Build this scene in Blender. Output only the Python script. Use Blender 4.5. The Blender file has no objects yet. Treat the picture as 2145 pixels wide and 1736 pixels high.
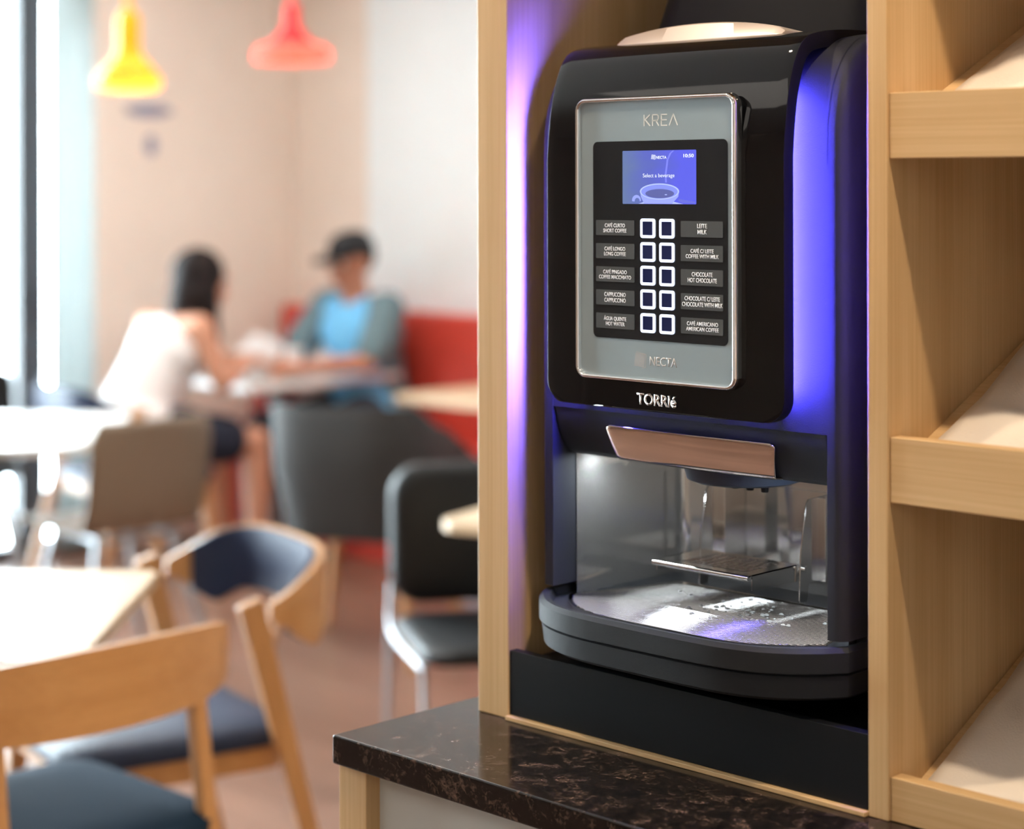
import bpy, bmesh, math, random
from mathutils import Vector, Matrix, noise
random.seed(7)
PI = math.pi
C = bpy.context.scene.collection
SC = bpy.context.scene

# ------------------------------------------------------------------ camera, world, lights, exposure
CZ = 1.5
YAW = math.radians(44.51)
cam_d = bpy.data.cameras.new('camera'); cam = bpy.data.objects.new('camera', cam_d); C.objects.link(cam)
cam_d.sensor_fit = 'HORIZONTAL'; cam_d.sensor_width = 36; cam_d.lens = 4032/2145*36
cam_d.shift_y = -478/2145
cam_d.clip_start = .05
cam.matrix_world = Matrix.Translation((0, 0, CZ)) @ Matrix.Rotation(YAW, 4, 'Z') @ Matrix.Rotation(PI/2, 4, 'X') @ Matrix.Rotation(-.0022, 4, 'Z')
cam_d.dof.use_dof = True; cam_d.dof.focus_distance = 1.98; cam_d.dof.aperture_fstop = 2.5
SC.camera = cam

SC.view_settings.view_transform = 'Standard'; SC.view_settings.look = 'None'
SC.view_settings.gamma = 1; SC.view_settings.exposure = 0.0; SC.view_settings.use_curve_mapping = False

w = bpy.data.worlds.new('daylight'); SC.world = w; w.use_nodes = True
bgn = w.node_tree.nodes['Background']; bgn.inputs[0].default_value = (.82, .93, 1, 1); bgn.inputs[1].default_value = 42.0

def area(name, loc, size, power, color, target=None, size_y=None, spread=PI, portal=False):
    d = bpy.data.lights.new(name, 'AREA'); d.energy = power; d.color = color; d.size = size
    if size_y: d.shape = 'RECTANGLE'; d.size_y = size_y
    d.spread = spread
    o = bpy.data.objects.new(name, d); C.objects.link(o); o.location = loc
    if target is not None:
        o.rotation_euler = (Vector(target)-Vector(loc)).to_track_quat('-Z', 'Y').to_euler()
    if portal: d.cycles.is_portal = True
    return o
WARM = (1, .80, .58)
CEIL = 2.75
LX, WY = -6.83, 5.55          # window wall, far wall
area('daylight_portal', (LX+.03, 2.35, 1.37), 2.7, 1, (1, 1, 1), (5, 2.35, 1.37), 4.24, portal=True)
for i, (x, y, p) in enumerate([(-2.6, -.8, 14), (-3.2, 3.6, 16), (-5.3, 3.9, 30), (.6, -1.4, 12)]):
    area('ceiling_fill', (x, y, CEIL-.03), 1.5, p, (1, .92, .83), (x, y, 0))  # unseen fill panels, added under the ceiling to brighten the room
def spot(name, loc, target, power, color, angle, blend=.5, r=.03):
    d = bpy.data.lights.new(name, 'SPOT'); d.energy = power; d.color = color; d.spot_size = math.radians(angle); d.spot_blend = blend
    d.shadow_soft_size = r
    o = bpy.data.objects.new(name, d); C.objects.link(o); o.location = loc
    o.rotation_euler = (Vector(target)-Vector(loc)).to_track_quat('-Z', 'Y').to_euler()
    return o
spot('ceiling_spotlight', (-.55, 1.17, CEIL-.04), (-.75, 1.6, 1.0), 75, WARM, 75, .8, .035)
spot('ceiling_spotlight', (-1.75, 1.02, CEIL-.04), (-1.5, 1.5, 1.0), 45, WARM, 75, .8, .035)

# ------------------------------------------------------------------ materials
def mat(name, color, rough=.5, metal=0, spec=.5, emis=None, es=0, coat=0, trans=0, bump=0, bscale=300, var=0, vscale=3, alpha=1):
    m = bpy.data.materials.new(name); m.use_nodes = True
    nt = m.node_tree; b = nt.nodes['Principled BSDF']
    b.inputs['Base Color'].default_value = (*color, 1); b.inputs['Roughness'].default_value = rough
    b.inputs['Metallic'].default_value = metal; b.inputs['Specular IOR Level'].default_value = spec
    b.inputs['Coat Weight'].default_value = coat; b.inputs['Transmission Weight'].default_value = trans
    b.inputs['Alpha'].default_value = alpha
    if emis: b.inputs['Emission Color'].default_value = (*emis, 1); b.inputs['Emission Strength'].default_value = es
    tc = nt.nodes.new('ShaderNodeTexCoord')
    if bump:
        n = nt.nodes.new('ShaderNodeTexNoise'); n.inputs['Scale'].default_value = bscale; n.inputs['Detail'].default_value = 2
        nt.links.new(tc.outputs['Object'], n.inputs['Vector'])
        bp = nt.nodes.new('ShaderNodeBump'); bp.inputs['Strength'].default_value = bump; bp.inputs['Distance'].default_value = .001
        nt.links.new(n.outputs[0], bp.inputs['Height']); nt.links.new(bp.outputs[0], b.inputs['Normal'])
    if var:
        n = nt.nodes.new('ShaderNodeTexNoise'); n.inputs['Scale'].default_value = vscale; n.inputs['Detail'].default_value = 3
        nt.links.new(tc.outputs['Object'], n.inputs['Vector'])
        r = nt.nodes.new('ShaderNodeValToRGB')
        r.color_ramp.elements[0].position = .3; r.color_ramp.elements[1].position = .7
        r.color_ramp.elements[0].color = (*[c*(1-var) for c in color], 1); r.color_ramp.elements[1].color = (*[min(1, c*(1+var)) for c in color], 1)
        nt.links.new(n.outputs[0], r.inputs[0]); nt.links.new(r.outputs[0], b.inputs['Base Color'])
    return m

def wood(name, c1, c2, axis='Z', scale=1.0, rough=.45, contrast=1.0):
    """straight-grained veneer, grain running along the given axis"""
    m = bpy.data.materials.new(name); m.use_nodes = True
    nt = m.node_tree; b = nt.nodes['Principled BSDF']; b.inputs['Roughness'].default_value = rough
    b.inputs['Specular IOR Level'].default_value = .35
    tc = nt.nodes.new('ShaderNodeTexCoord')
    def grain(lo, hi, detail, dist=.0):
        mp = nt.nodes.new('ShaderNodeMapping')
        s = [hi*scale]*3; s['XYZ'.index(axis)] = lo*scale
        mp.inputs['Scale'].default_value = s
        n = nt.nodes.new('ShaderNodeTexNoise'); n.inputs['Scale'].default_value = 1; n.inputs['Detail'].default_value = detail
        n.inputs['Distortion'].default_value = dist
        nt.links.new(tc.outputs['Object'], mp.inputs[0]); nt.links.new(mp.outputs[0], n.inputs['Vector'])
        return n.outputs[0]
    a = grain(1.1, 28, 3, .3); f = grain(4, 330, 2); 
    mx = nt.nodes.new('ShaderNodeMix'); mx.data_type = 'FLOAT'; mx.inputs[0].default_value = .42
    nt.links.new(a, mx.inputs[2]); nt.links.new(f, mx.inputs[3])
    r = nt.nodes.new('ShaderNodeValToRGB'); r.color_ramp.elements[0].position = .5-.17/contrast; r.color_ramp.elements[1].position = .5+.17/contrast
    r.color_ramp.elements[0].color = (*c2, 1); r.color_ramp.elements[1].color = (*c1, 1)
    nt.links.new(mx.outputs[0], r.inputs[0]); nt.links.new(r.outputs[0], b.inputs['Base Color'])
    bp = nt.nodes.new('ShaderNodeBump'); bp.inputs['Strength'].default_value = .12; bp.inputs['Distance'].default_value = .001
    nt.links.new(f, bp.inputs['Height']); nt.links.new(bp.outputs[0], b.inputs['Normal'])
    return m

OAK1, OAK2 = (.74, .51, .27), (.59, .37, .165)
M_oak_v = wood('ash_veneer_vertical', OAK1, OAK2, 'Z')
M_oak_h = wood('ash_veneer_horizontal', OAK1, OAK2, 'X')
M_oak_d = wood('ash_veneer_depth', OAK1, OAK2, 'Y')
M_beech = wood('beech', (.58, .30, .125), (.46, .215, .08), 'X', .6)
M_beech_v = wood('beech_leg', (.58, .30, .125), (.46, .215, .08), 'Z', .6)
M_table = wood('pale_birch_tabletop', (.66, .49, .32), (.58, .41, .26), 'X', .5, .38)
M_white_table = mat('white_laminate', (.85, .84, .82), .3)
M_black = mat('black_plastic', (.020, .022, .026), .62, spec=.25, bump=.35, bscale=1600)
M_body = mat('satin_black_body', (.027, .028, .034), .6, spec=.2, bump=.3, bscale=1600)
M_gloss = mat('glossy_black_acrylic', (.004, .004, .005), .045, spec=.36)
M_dark_side = mat('dark_side_plastic', (.004, .004, .006), .5, spec=.2)
M_chrome = mat('chrome', (.86, .85, .84), .05, 1)
M_steel = mat('polished_steel', (.62, .61, .60), .13, 1)
M_plate = mat('bright_chrome_plate', (.80, .72, .66), .07, 1)
M_liner = mat('satin_steel_liner', (.64, .62, .60), .075, .84)
M_silver = mat('silver_panel', (.40, .51, .57), .36, .45, bump=.1, bscale=2500)
M_panel_black = mat('panel_black', (.012, .014, .018), .22)
M_label = mat('label_plate_grey', (.20, .235, .26), .25, .75)
M_ltxt = mat('label_lettering', (.75, .74, .74), .5, emis=(.8, .8, .85), es=.25)
M_wtxt = mat('white_lettering', (.82, .86, .86), .4)
M_ftxt = mat('worn_lettering', (.52, .52, .53), .4)
M_ring = mat('button_light', (.8, .85, .95), .4, emis=(.62, .74, 1), es=1.15)
M_key = mat('button_key', (.01, .015, .06), .2, emis=(.0, .02, .16), es=.12)
M_led = mat('blue_violet_led', (.3, .2, 1), .4, emis=(.078, .065, 1), es=560)
M_whiteled = mat('white_led', (1, 1, 1), .4, emis=(.85, .95, 1), es=130)
M_skirt = mat('black_laminate', (.008, .009, .011), .42, spec=.25)
M_paper = mat('white_tissue', (.80, .72, .63), .8, bump=.6, bscale=500)
M_navy = mat('navy_leather', (.016, .026, .065), .5, spec=.3, bump=.3, bscale=400)
M_navy_fabric = mat('navy_fabric', (.010, .026, .050), .9, spec=.15, bump=.5, bscale=700)
M_wallbeige = mat('beige_wall_paint', (.80, .69, .61), .8, var=.03)
M_wallwhite = mat('white_wall_paint', (.82, .88, .91), .8, var=.02)
M_ceiling = mat('ceiling_paint', (.75, .72, .68), .9)
M_frame = mat('anthracite_frame', (.045, .055, .07), .45)
M_curtain = None
def thin_glass():
    m = bpy.data.materials.new('window_glass'); m.use_nodes = True; nt = m.node_tree; nt.nodes.clear()
    out = nt.nodes.new('ShaderNodeOutputMaterial'); mx = nt.nodes.new('ShaderNodeMixShader'); fr = nt.nodes.new('ShaderNodeFresnel'); fr.inputs[0].default_value = 1.45
    t = nt.nodes.new('ShaderNodeBsdfTransparent'); t.inputs[0].default_value = (.97, .99, .985, 1); g = nt.nodes.new('ShaderNodeBsdfGlossy'); g.inputs['Roughness'].default_value = .02
    nt.links.new(fr.outputs[0], mx.inputs[0]); nt.links.new(t.outputs[0], mx.inputs[1]); nt.links.new(g.outputs[0], mx.inputs[2]); nt.links.new(mx.outputs[0], out.inputs[0])
    return m
M_glass = thin_glass()
M_red = mat('red_leatherette', (.55, .055, .035), .45)
M_greytub = mat('grey_felt', (.036, .034, .033), .85, bump=.5)
M_blackseat = mat('black_leatherette', (.006, .006, .007), .5, spec=.3)
M_beigeshell = mat('beige_shell', (.22, .155, .105), .5)
M_skin = mat('skin', (.56, .27, .17), .5, var=.06, vscale=20)
M_skin2 = mat('tanned_skin', (.46, .19, .11), .5, var=.06, vscale=20)
M_hair = mat('dark_brown_hair', (.010, .006, .006), .65, spec=.2, bump=.8, bscale=90)
M_whitetop = mat('white_cotton', (.82, .80, .80), .85)
M_blueshirt = mat('light_blue_cotton', (.17, .52, .85), .85)
M_darkskirt = mat('dark_navy_cotton', (.010, .014, .03), .9)
M_shirt_shade = mat('grey_teal_shirt_shade', (.13, .20, .23), .85)  # grey-teal stands for shade on the light blue shirt
M_trouser = mat('grey_denim', (.05, .06, .08), .9)
M_cap = mat('black_cap_cotton', (.012, .013, .016), .8)
M_eye = mat('eye_white', (.8, .8, .8), .2); M_iris = mat('iris', (.02, .012, .01), .2)
M_lip = mat('lips', (.38, .10, .09), .5)
M_white = mat('white_ceramic', (.85, .85, .86), .2)
M_whitepanel = mat('white_door_laminate', (.66, .70, .68), .35)
M_shoe = mat('shoe', (.5, .45, .42), .7)

def marble():
    m = bpy.data.materials.new('dark_brown_stone_laminate'); m.use_nodes = True
    nt = m.node_tree; b = nt.nodes['Principled BSDF']; b.inputs['Roughness'].default_value = .14; b.inputs['Specular IOR Level'].default_value = .35
    tc = nt.nodes.new('ShaderNodeTexCoord')
    n = nt.nodes.new('ShaderNodeTexNoise'); n.inputs['Scale'].default_value = 38; n.inputs['Detail'].default_value = 8; n.inputs['Roughness'].default_value = .68; n.inputs['Distortion'].default_value = .9
    n2 = nt.nodes.new('ShaderNodeTexNoise'); n2.inputs['Scale'].default_value = 150; n2.inputs['Detail'].default_value = 4; n2.inputs['Distortion'].default_value = 1.5
    nt.links.new(tc.outputs['Object'], n.inputs[0]); nt.links.new(tc.outputs['Object'], n2.inputs[0])
    mx = nt.nodes.new('ShaderNodeMix'); mx.data_type = 'FLOAT'; mx.inputs[0].default_value = .35
    nt.links.new(n.outputs[0], mx.inputs[2]); nt.links.new(n2.outputs[0], mx.inputs[3])
    r = nt.nodes.new('ShaderNodeValToRGB'); e = r.color_ramp.elements
    e[0].position = .40; e[0].color = (.005, .004, .0038, 1); e[1].position = .66; e[1].color = (.15, .095, .07, 1)
    k = e.new(.53); k.color = (.016, .011, .009, 1)
    nt.links.new(mx.outputs[0], r.inputs[0]); nt.links.new(r.outputs[0], b.inputs['Base Color'])
    return m
M_marble = marble()

def floor_mat():
    m = bpy.data.materials.new('reddish_brown_plank_floor'); m.use_nodes = True
    nt = m.node_tree; b = nt.nodes['Principled BSDF']; b.inputs['Roughness'].default_value = .33
    tc = nt.nodes.new('ShaderNodeTexCoord')
    mp = nt.nodes.new('ShaderNodeMapping'); mp.inputs['Rotation'].default_value = (0, 0, math.radians(0))
    nt.links.new(tc.outputs['Object'], mp.inputs[0])
    br = nt.nodes.new('ShaderNodeTexBrick'); br.inputs['Scale'].default_value = 1
    br.inputs['Brick Width'].default_value = 1.2; br.inputs['Row Height'].default_value = .14; br.inputs['Mortar Size'].default_value = .0015
    br.inputs['Color1'].default_value = (.215, .115, .08, 1); br.inputs['Color2'].default_value = (.165, .085, .058, 1); br.inputs['Mortar'].default_value = (.08, .04, .03, 1)
    nt.links.new(mp.outputs[0], br.inputs[0])
    mp2 = nt.nodes.new('ShaderNodeMapping'); mp2.inputs['Scale'].default_value = (1.5, 30, 1); nt.links.new(tc.outputs['Object'], mp2.inputs[0])
    n = nt.nodes.new('ShaderNodeTexNoise'); n.inputs['Scale'].default_value = 1; n.inputs['Detail'].default_value = 4; nt.links.new(mp2.outputs[0], n.inputs[0])
    mx = nt.nodes.new('ShaderNodeMix'); mx.data_type = 'RGBA'; mx.blend_type = 'OVERLAY'; mx.inputs[0].default_value = .5
    nt.links.new(br.outputs[0], mx.inputs[6]); nt.links.new(n.outputs[0], mx.inputs[7]); nt.links.new(mx.outputs[2], b.inputs['Base Color'])
    return m
M_floor = floor_mat()

def shade_mat(name, color, es):
    m = mat(name, color, .4, spec=.15)
    b = m.node_tree.nodes['Principled BSDF']
    tl = m.node_tree.nodes.new('ShaderNodeBsdfTranslucent'); tl.inputs[0].default_value = (*color, 1)
    mx = m.node_tree.nodes.new('ShaderNodeMixShader'); mx.inputs[0].default_value = es
    out = m.node_tree.nodes['Material Output']
    m.node_tree.links.new(b.outputs[0], mx.inputs[1]); m.node_tree.links.new(tl.outputs[0], mx.inputs[2]); m.node_tree.links.new(mx.outputs[0], out.inputs[0])
    return m
M_curtain = shade_mat('white_curtain', (.52, .57, .57), .34)
M_yellow = shade_mat('yellow_enamel', (.95, .40, .012), .12)
M_redshade = shade_mat('red_enamel', (.70, .018, .022), .02)
M_bulb = mat('glowing_bulb', (1, 1, 1), .4, emis=(1, .78, .5), es=60)

# ------------------------------------------------------------------ geometry helpers
def smooth_by(me, ang=35):
    for p in me.polygons: p.use_smooth = True
    me.set_sharp_from_angle(angle=math.radians(ang))

def obj(name, bm, m, parent=None, org=(0, 0, 0), bev=0, seg=2, smooth=True, ang=35):
    me = bpy.data.meshes.new(name)
    bmesh.ops.recalc_face_normals(bm, faces=bm.faces)
    bm.to_mesh(me); bm.free()
    if any(org): me.transform(Matrix.Translation(-Vector(org)))
    ms = m if isinstance(m, (list, tuple)) else [m]
    for x in ms: me.materials.append(x)
    if smooth: smooth_by(me, ang)
    o = bpy.data.objects.new(name, me); C.objects.link(o)
    if parent: o.parent = parent
    if bev:
        b = o.modifiers.new('bevel', 'BEVEL'); b.width = bev; b.segments = seg; b.limit_method = 'ANGLE'; b.angle_limit = math.radians(30)
        b.harden_normals = True
    return o

def tag(o, label, cat, group=None, kind=None):
    if label: o['label'] = label
    if cat: o['category'] = cat
    if group: o['group'] = group
    if kind: o['kind'] = kind
    return o
def thing(name, label, cat, loc=(0, 0, 0), rz=0, group=None):
    o = bpy.data.objects.new(name, None); C.objects.link(o); o.location = loc; o.rotation_euler = (0, 0, rz); o.empty_display_size = .05
    return tag(o, label, cat, group)
def plabel(o, l): o['label'] = l; return o
def struct(name, bm, m, **k):
    o = obj(name, bm, m, **k); o['kind'] = 'structure'; return o
def dup(root, loc, rz, label=None, name=None):
    r = root.copy(); C.objects.link(r); r.location = loc; r.rotation_euler = (0, 0, rz)
    if label: r['label'] = label
    for ch in list(root.children):
        c = ch.copy(); C.objects.link(c); c.parent = r
        for g in ch.children:
            d = g.copy(); C.objects.link(d); d.parent = c
    return r

def box(bm, x0, x1, y0, y1, z0, z1):
    vs = [bm.verts.new((x, y, z)) for z in (z0, z1) for x, y in ((x0, y0), (x1, y0), (x1, y1), (x0, y1))]
    for f in ((0, 1, 2, 3), (4, 5, 6, 7), (0, 1, 5, 4), (1, 2, 6, 5), (2, 3, 7, 6), (3, 0, 4, 7)):
        bm.faces.new([vs[i] for i in f])
def B(*a):
    bm = bmesh.new()
    for x in a: box(bm, *x)
    return bm
def prism(bm, pts, a0, a1, axis='Z'):
    def P(p, a):
        if axis == 'Z': return (p[0], p[1], a)
        if axis == 'Y': return (p[0], a, p[1])
        return (a, p[0], p[1])
    lo = [bm.verts.new(P(p, a0)) for p in pts]; hi = [bm.verts.new(P(p, a1)) for p in pts]
    n = len(pts)
    bm.faces.new(lo); bm.faces.new(hi)
    for i in range(n): bm.faces.new((lo[i], lo[(i+1) % n], hi[(i+1) % n], hi[i]))
def PR(pts, a0, a1, axis='Z'):
    bm = bmesh.new(); prism(bm, pts, a0, a1, axis); return bm
def rrect(x0, x1, z0, z1, r, n=6):
    pts = []
    for cx, cz, a in ((x1-r, z1-r, 0), (x0+r, z1-r, 90), (x0+r, z0+r, 180), (x1-r, z0+r, 270)):
        for i in range(n+1):
            t = math.radians(a+90*i/n); pts.append((cx+r*math.cos(t), cz+r*math.sin(t)))
    return pts
def lathe(bm, prof, c=(0, 0, 0), n=32, cap=True):
    rings = []
    for r, z in prof:
        rings.append([bm.verts.new((c[0]+r*math.cos(2*PI*i/n), c[1]+r*math.sin(2*PI*i/n), c[2]+z)) for i in range(n)])
    for a, b in zip(rings, rings[1:]):
        for i in range(n): bm.faces.new((a[i], a[(i+1) % n], b[(i+1) % n], b[i]))
    if cap:
        bm.faces.new(rings[0]); bm.faces.new(rings[-1])
    return [v for r in rings for v in r]
def cone(bm, p0, p1, r0, r1, n=12, sph=False):
    p0 = Vector(p0); p1 = Vector(p1); d = (p1-p0)
    q = Vector((0, 0, 1)).rotation_difference(d.normalized())
    L = d.length
    if sph:
        prof = [(max(r0*math.cos(a), 1e-4), r0*math.sin(a)) for a in [math.radians(x) for x in (-89, -60, -30)]] + [(r0, 0), (r1, L)] + [(max(r1*math.cos(a), 1e-4), L+r1*math.sin(a)) for a in [math.radians(x) for x in (30, 60, 89)]]
    else: prof = [(r0, 0), (r1, L)]
    for v in lathe(bm, prof, (0, 0, 0), n): v.co = q @ v.co + p0
def tube(bm, pts, r, n=10):
    """swept round tube through points"""
    pts = [Vector(p) for p in pts]; rings = []
    up = None
    for i, p in enumerate(pts):
        t = (pts[min(i+1, len(pts)-1)]-pts[max(i-1, 0)]).normalized()
        if up is None: up = t.orthogonal().normalized()
        up = (up - t*up.dot(t)).normalized(); s = t.cross(up)
        rr = r[i] if isinstance(r, (list, tuple)) else r
        rings.append([bm.verts.new(p+rr*(math.cos(2*PI*k/n)*up+math.sin(2*PI*k/n)*s)) for k in range(n)])
    for a, b in zip(rings, rings[1:]):
        for i in range(n): bm.faces.new((a[i], a[(i+1) % n], b[(i+1) % n], b[i]))
    bm.faces.new(rings[0]); bm.faces.new(rings[-1])
def bez(pts, n=8):
    """Catmull-Rom through points"""
    out = []; P = [Vector(p) for p in pts]; P = [P[0]*2-P[1]]+P+[P[-1]*2-P[-2]]
    for i in range(1, len(P)-2):
        for k in range(n):
            t = k/n; a, b, c, d = P[i-1], P[i], P[i+1], P[i+2]
            out.append(.5*((2*b)+(c-a)*t+(2*a-5*b+4*c-d)*t*t+(3*b-a-3*c+d)*t**3))
    out.append(P[-2]); return out
def beam(bm, p0, p1, w0, d0, w1=None, d1=None, up=(0, 1, 0)):
    """tapered rectangular bar"""
    p0 = Vector(p0); p1 = Vector(p1); t = (p1-p0).normalized(); u = Vector(up); u = (u-t*u.dot(t)).normalized(); s = t.cross(u)
    w1 = w1 or w0; d1 = d1 or d0
    A = [bm.verts.new(p0+s*w0/2*a+u*d0/2*b) for a, b in ((-1, -1), (1, -1), (1, 1), (-1, 1))]
    D = [bm.verts.new(p1+s*w1/2*a+u*d1/2*b) for a, b in ((-1, -1), (1, -1), (1, 1), (-1, 1))]
    bm.faces.new(A); bm.faces.new(D)
    for i in range(4): bm.faces.new((A[i], A[(i+1) % 4], D[(i+1) % 4], D[i]))

def text_mesh(s, extrude=0, offset=0, spacing=1, align='CENTER'):
    c = bpy.data.curves.new('lettering', 'FONT'); c.body = s; c.align_x = align; c.extrude = extrude; c.offset = offset
    c.space_character = spacing; c.space_line = .95; c.resolution_u = 4
    o = bpy.data.objects.new('lettering_tmp', c); C.objects.link(o)
    dg = bpy.context.evaluated_depsgraph_get(); me = bpy.data.meshes.new_from_object(o.evaluated_get(dg))
    bpy.data.objects.remove(o); bpy.data.curves.remove(c)
    return me
def text_fit(s, x0, x1, z0, z1, y, m, parent, org, name='lettering', depth=.0004, keep=None, offset=0, spacing=1):
    """letters standing in an XZ plane facing -Y, scaled to fill a box"""
    me = text_mesh(s, 0, offset, spacing)
    xs = [v.co.x for v in me.vertices]; ys = [v.co.y for v in me.vertices]
    ax, bx_, ay, by = min(xs), max(xs), min(ys), max(ys)
    sz = (z1-z0)/(by-ay); sx = (x1-x0)/(bx_-ax)
    if keep: sx = min(sx, sz*keep)
    cx = (x0+x1)/2
    for v in me.vertices:
        X = cx+(v.co.x-(ax+bx_)/2)*sx; Z = z0+(v.co.y-ay)*sz
        v.co = (X-org[0], y-org[1], Z-org[2])
    bm = bmesh.new(); bm.from_mesh(me)
    r = bmesh.ops.extrude_face_region(bm, geom=bm.faces[:])
    for v in [g for g in r['geom'] if isinstance(g, bmesh.types.BMVert)]: v.co.y -= depth
    bpy.data.meshes.remove(me)
    return obj(name, bm, m, parent, smooth=False)

# ================================================================== ROOM
def wallbox(name, m, *bx): return struct(name, B(*bx), m, smooth=False)
RX, FY = 3.2, -3.6
wallbox('floor', M_floor, (LX-.3, RX, FY, WY+.1, -.1, 0))
wallbox('ceiling', M_ceiling, (LX-.3, RX, FY, WY+.1, CEIL, CEIL+.1))
wallbox('wall_right', M_wallbeige, (RX, RX+.1, FY-.1, WY+.1, -.1, CEIL+.1))
wallbox('wall_front', mat('taupe_wall', (.50, .38, .29), .7), (LX-.3, RX, FY-.1, FY, -.1, CEIL+.1))
# far wall: beige part next to the corner, white part beyond
xb = -6.34
wallbox('wall_back', M_wallbeige, (LX-.2, xb, WY, WY+.12, -.1, CEIL+.1))
wallbox('wall_back_white', M_wallwhite, (xb, RX, WY, WY+.12, -.1, CEIL+.1))
# window wall: solid beige stretch by the corner, then glazing
WIN0 = 4.47
wallbox('wall_left', M_wallbeige, (LX-.2, LX, WIN0, WY+.1, -.1, CEIL+.1), (LX-.2, LX, FY-.1, .2, -.1, CEIL+.1))
bm = bmesh.new()
yy = [4.17, 2.85, 1.52, .2]
for y in yy: box(bm, LX-.10, LX-.02, y-.035, y+.09, 0, CEIL)
box(bm, LX-.10, LX-.02, .2, WIN0, 0, .06); box(bm, LX-.10, LX-.02, .2, WIN0, CEIL-.07, CEIL)
wf = struct('window_1', bm, M_frame, bev=.003)
for a, b in list(zip(yy[1:], yy[:-1]))+[(4.17, WIN0)]:
    obj('glass_pane', B((LX-.066, LX-.060, a+.09, b, .06, CEIL-.07)), M_glass, wf, smooth=False)
# handle on the window frame
bm = bmesh.new(); box(bm, LX-.02, LX+.015, 4.205, 4.225, 1.0, 1.03); box(bm, LX+.005, LX+.02, 4.205, 4.225, .93, 1.11)
obj('window_handle', bm, M_frame, wf, bev=.003)
# curtain beside the frame
bm = bmesh.new(); n = 60
pts = []
for i in range(n+1):
    y = 4.262+(WIN0-4.262)*i/n; pts.append((LX+.012+.012*math.sin(i*1.05)+.004*math.sin(i*.37), y))
a = [bm.verts.new((p[0], p[1], .02)) for p in pts]; b = [bm.verts.new((p[0], p[1], CEIL-.02)) for p in pts]
for i in range(n): bm.faces.new((a[i], a[i+1], b[i+1], b[i]))
o = obj('curtain', bm, M_curtain); s = o.modifiers.new('thick', 'SOLIDIFY'); s.thickness = .003
tag(o, 'white floor-length curtain hanging between the dark window frame and beige wall', 'curtain')
# wall sign (blurred grey-violet lettering on the beige wall)
sg = mat('grey_violet_sign', (.26, .26, .36), .6)
def wally(px):
    u = (px-1072.5)/4032; return LX*(.713+.701*u)/(-.701+.713*u)
y0, y1 = wally(262), wally(360)
f = .713*wally(310)-.701*LX
def zof(py, px):
    return CZ+(390-py)/4032*(.713*wally(px)-.701*LX)
bm = bmesh.new()
zc = zof(230, 310)
prism(bm, [(y0+(y1-y0)*(.5+.5*math.cos(t)), zc+.028*math.sin(t)) for t in [2*PI*i/28 for i in range(28)]], LX, LX+.006, 'X')
o = obj('wall_sign', bm, sg); tag(o, 'oval grey emblem on the beige wall below the yellow pendant', 'sign')
bm = bmesh.new(); zc2 = zof(303, 316); ym = wally(316)
prism(bm, [(ym+.028*math.cos(t), zc2+.045*math.sin(t)) for t in [2*PI*i/24 for i in range(24)]], LX, LX+.006, 'X')
o = obj('wall_sign', bm, sg); tag(o, 'small upright grey mark on the beige wall under the oval emblem', 'sign')
# skirting
wallbox('baseboard_back', M_wallwhite, (LX, RX, WY-.015, WY, 0, .08))

# ================================================================== TALL CABINET with machine niche and bread shelves
Y0 = 1.55
NX0, NX1, DX1, CX0 = -1.531, -1.048, -1.0253, -1.580      # niche inner left / right, divider right, outer left
CT = CZ-.603                                               # worktop height
CTOP, CBACK, SX1 = 2.45, 2.16, -.33
cab = thing('tall_cabinet', 'tall ash-veneer cabinet with an open machine niche and slanted bread shelves', 'cabinet', (CX0, Y0, CT))
O = (CX0, Y0, CT)
plabel(obj('side_panel', B((CX0, NX0, Y0, CBACK, CT, CTOP)), M_oak_v, cab, O, .0015), 'thick left side panel')
obj('side_panel', B((NX1, DX1, Y0, CBACK, CT, CTOP)), M_oak_v, cab, O, .0012)
obj('side_panel', B((SX1, SX1+.024, Y0, CBACK, CT, CTOP)), M_oak_v, cab, O, .0012)
obj('back_panel', B((NX0, SX1, CBACK, CBACK+.01, CT, CTOP)), M_oak_v, cab, O)
obj('top_panel', B((NX0, NX1, Y0+.002, CBACK, CTOP-.024, CTOP), (DX1, SX1, Y0+.002, CBACK, CTOP-.024, CTOP)), M_oak_h, cab, O)
obj('niche_floor', B((NX0, NX1, Y0-.006, CBACK, CT, CT+.005)), M_oak_h, cab, O, .001)
tops = [-.561, -.2385, .088, .414, .740]
for i, tz in enumerate(tops):
    zt = CZ+tz; zb = max(zt-.0625, CT+.0005)
    s = obj('shelf_rail', B((DX1+.0005, SX1-.0005, Y0+.003, Y0+.021, zb, zt)), M_oak_h, cab, O, .001)
    ze = zt-.041                       # board height at its front edge
    y_a, y_b = Y0+.0215, CBACK-.002
    if i > 0 or True:
        pr = [(y_a, ze-.004), (y_b, ze-.004+.46*(y_b-y_a)), (y_b, ze+.012+.46*(y_b-y_a)), (y_a, ze+.012)]
        if i == 0: pr = [(y_a, ze+.003), (y_b, ze+.46*(y_b-y_a)), (y_b, ze+.012+.46*(y_b-y_a)), (y_a, ze+.012)]
        obj('slanted_shelf', PR(pr, DX1+.0005, SX1-.0005, 'X'), M_oak_h, cab, O)

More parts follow.
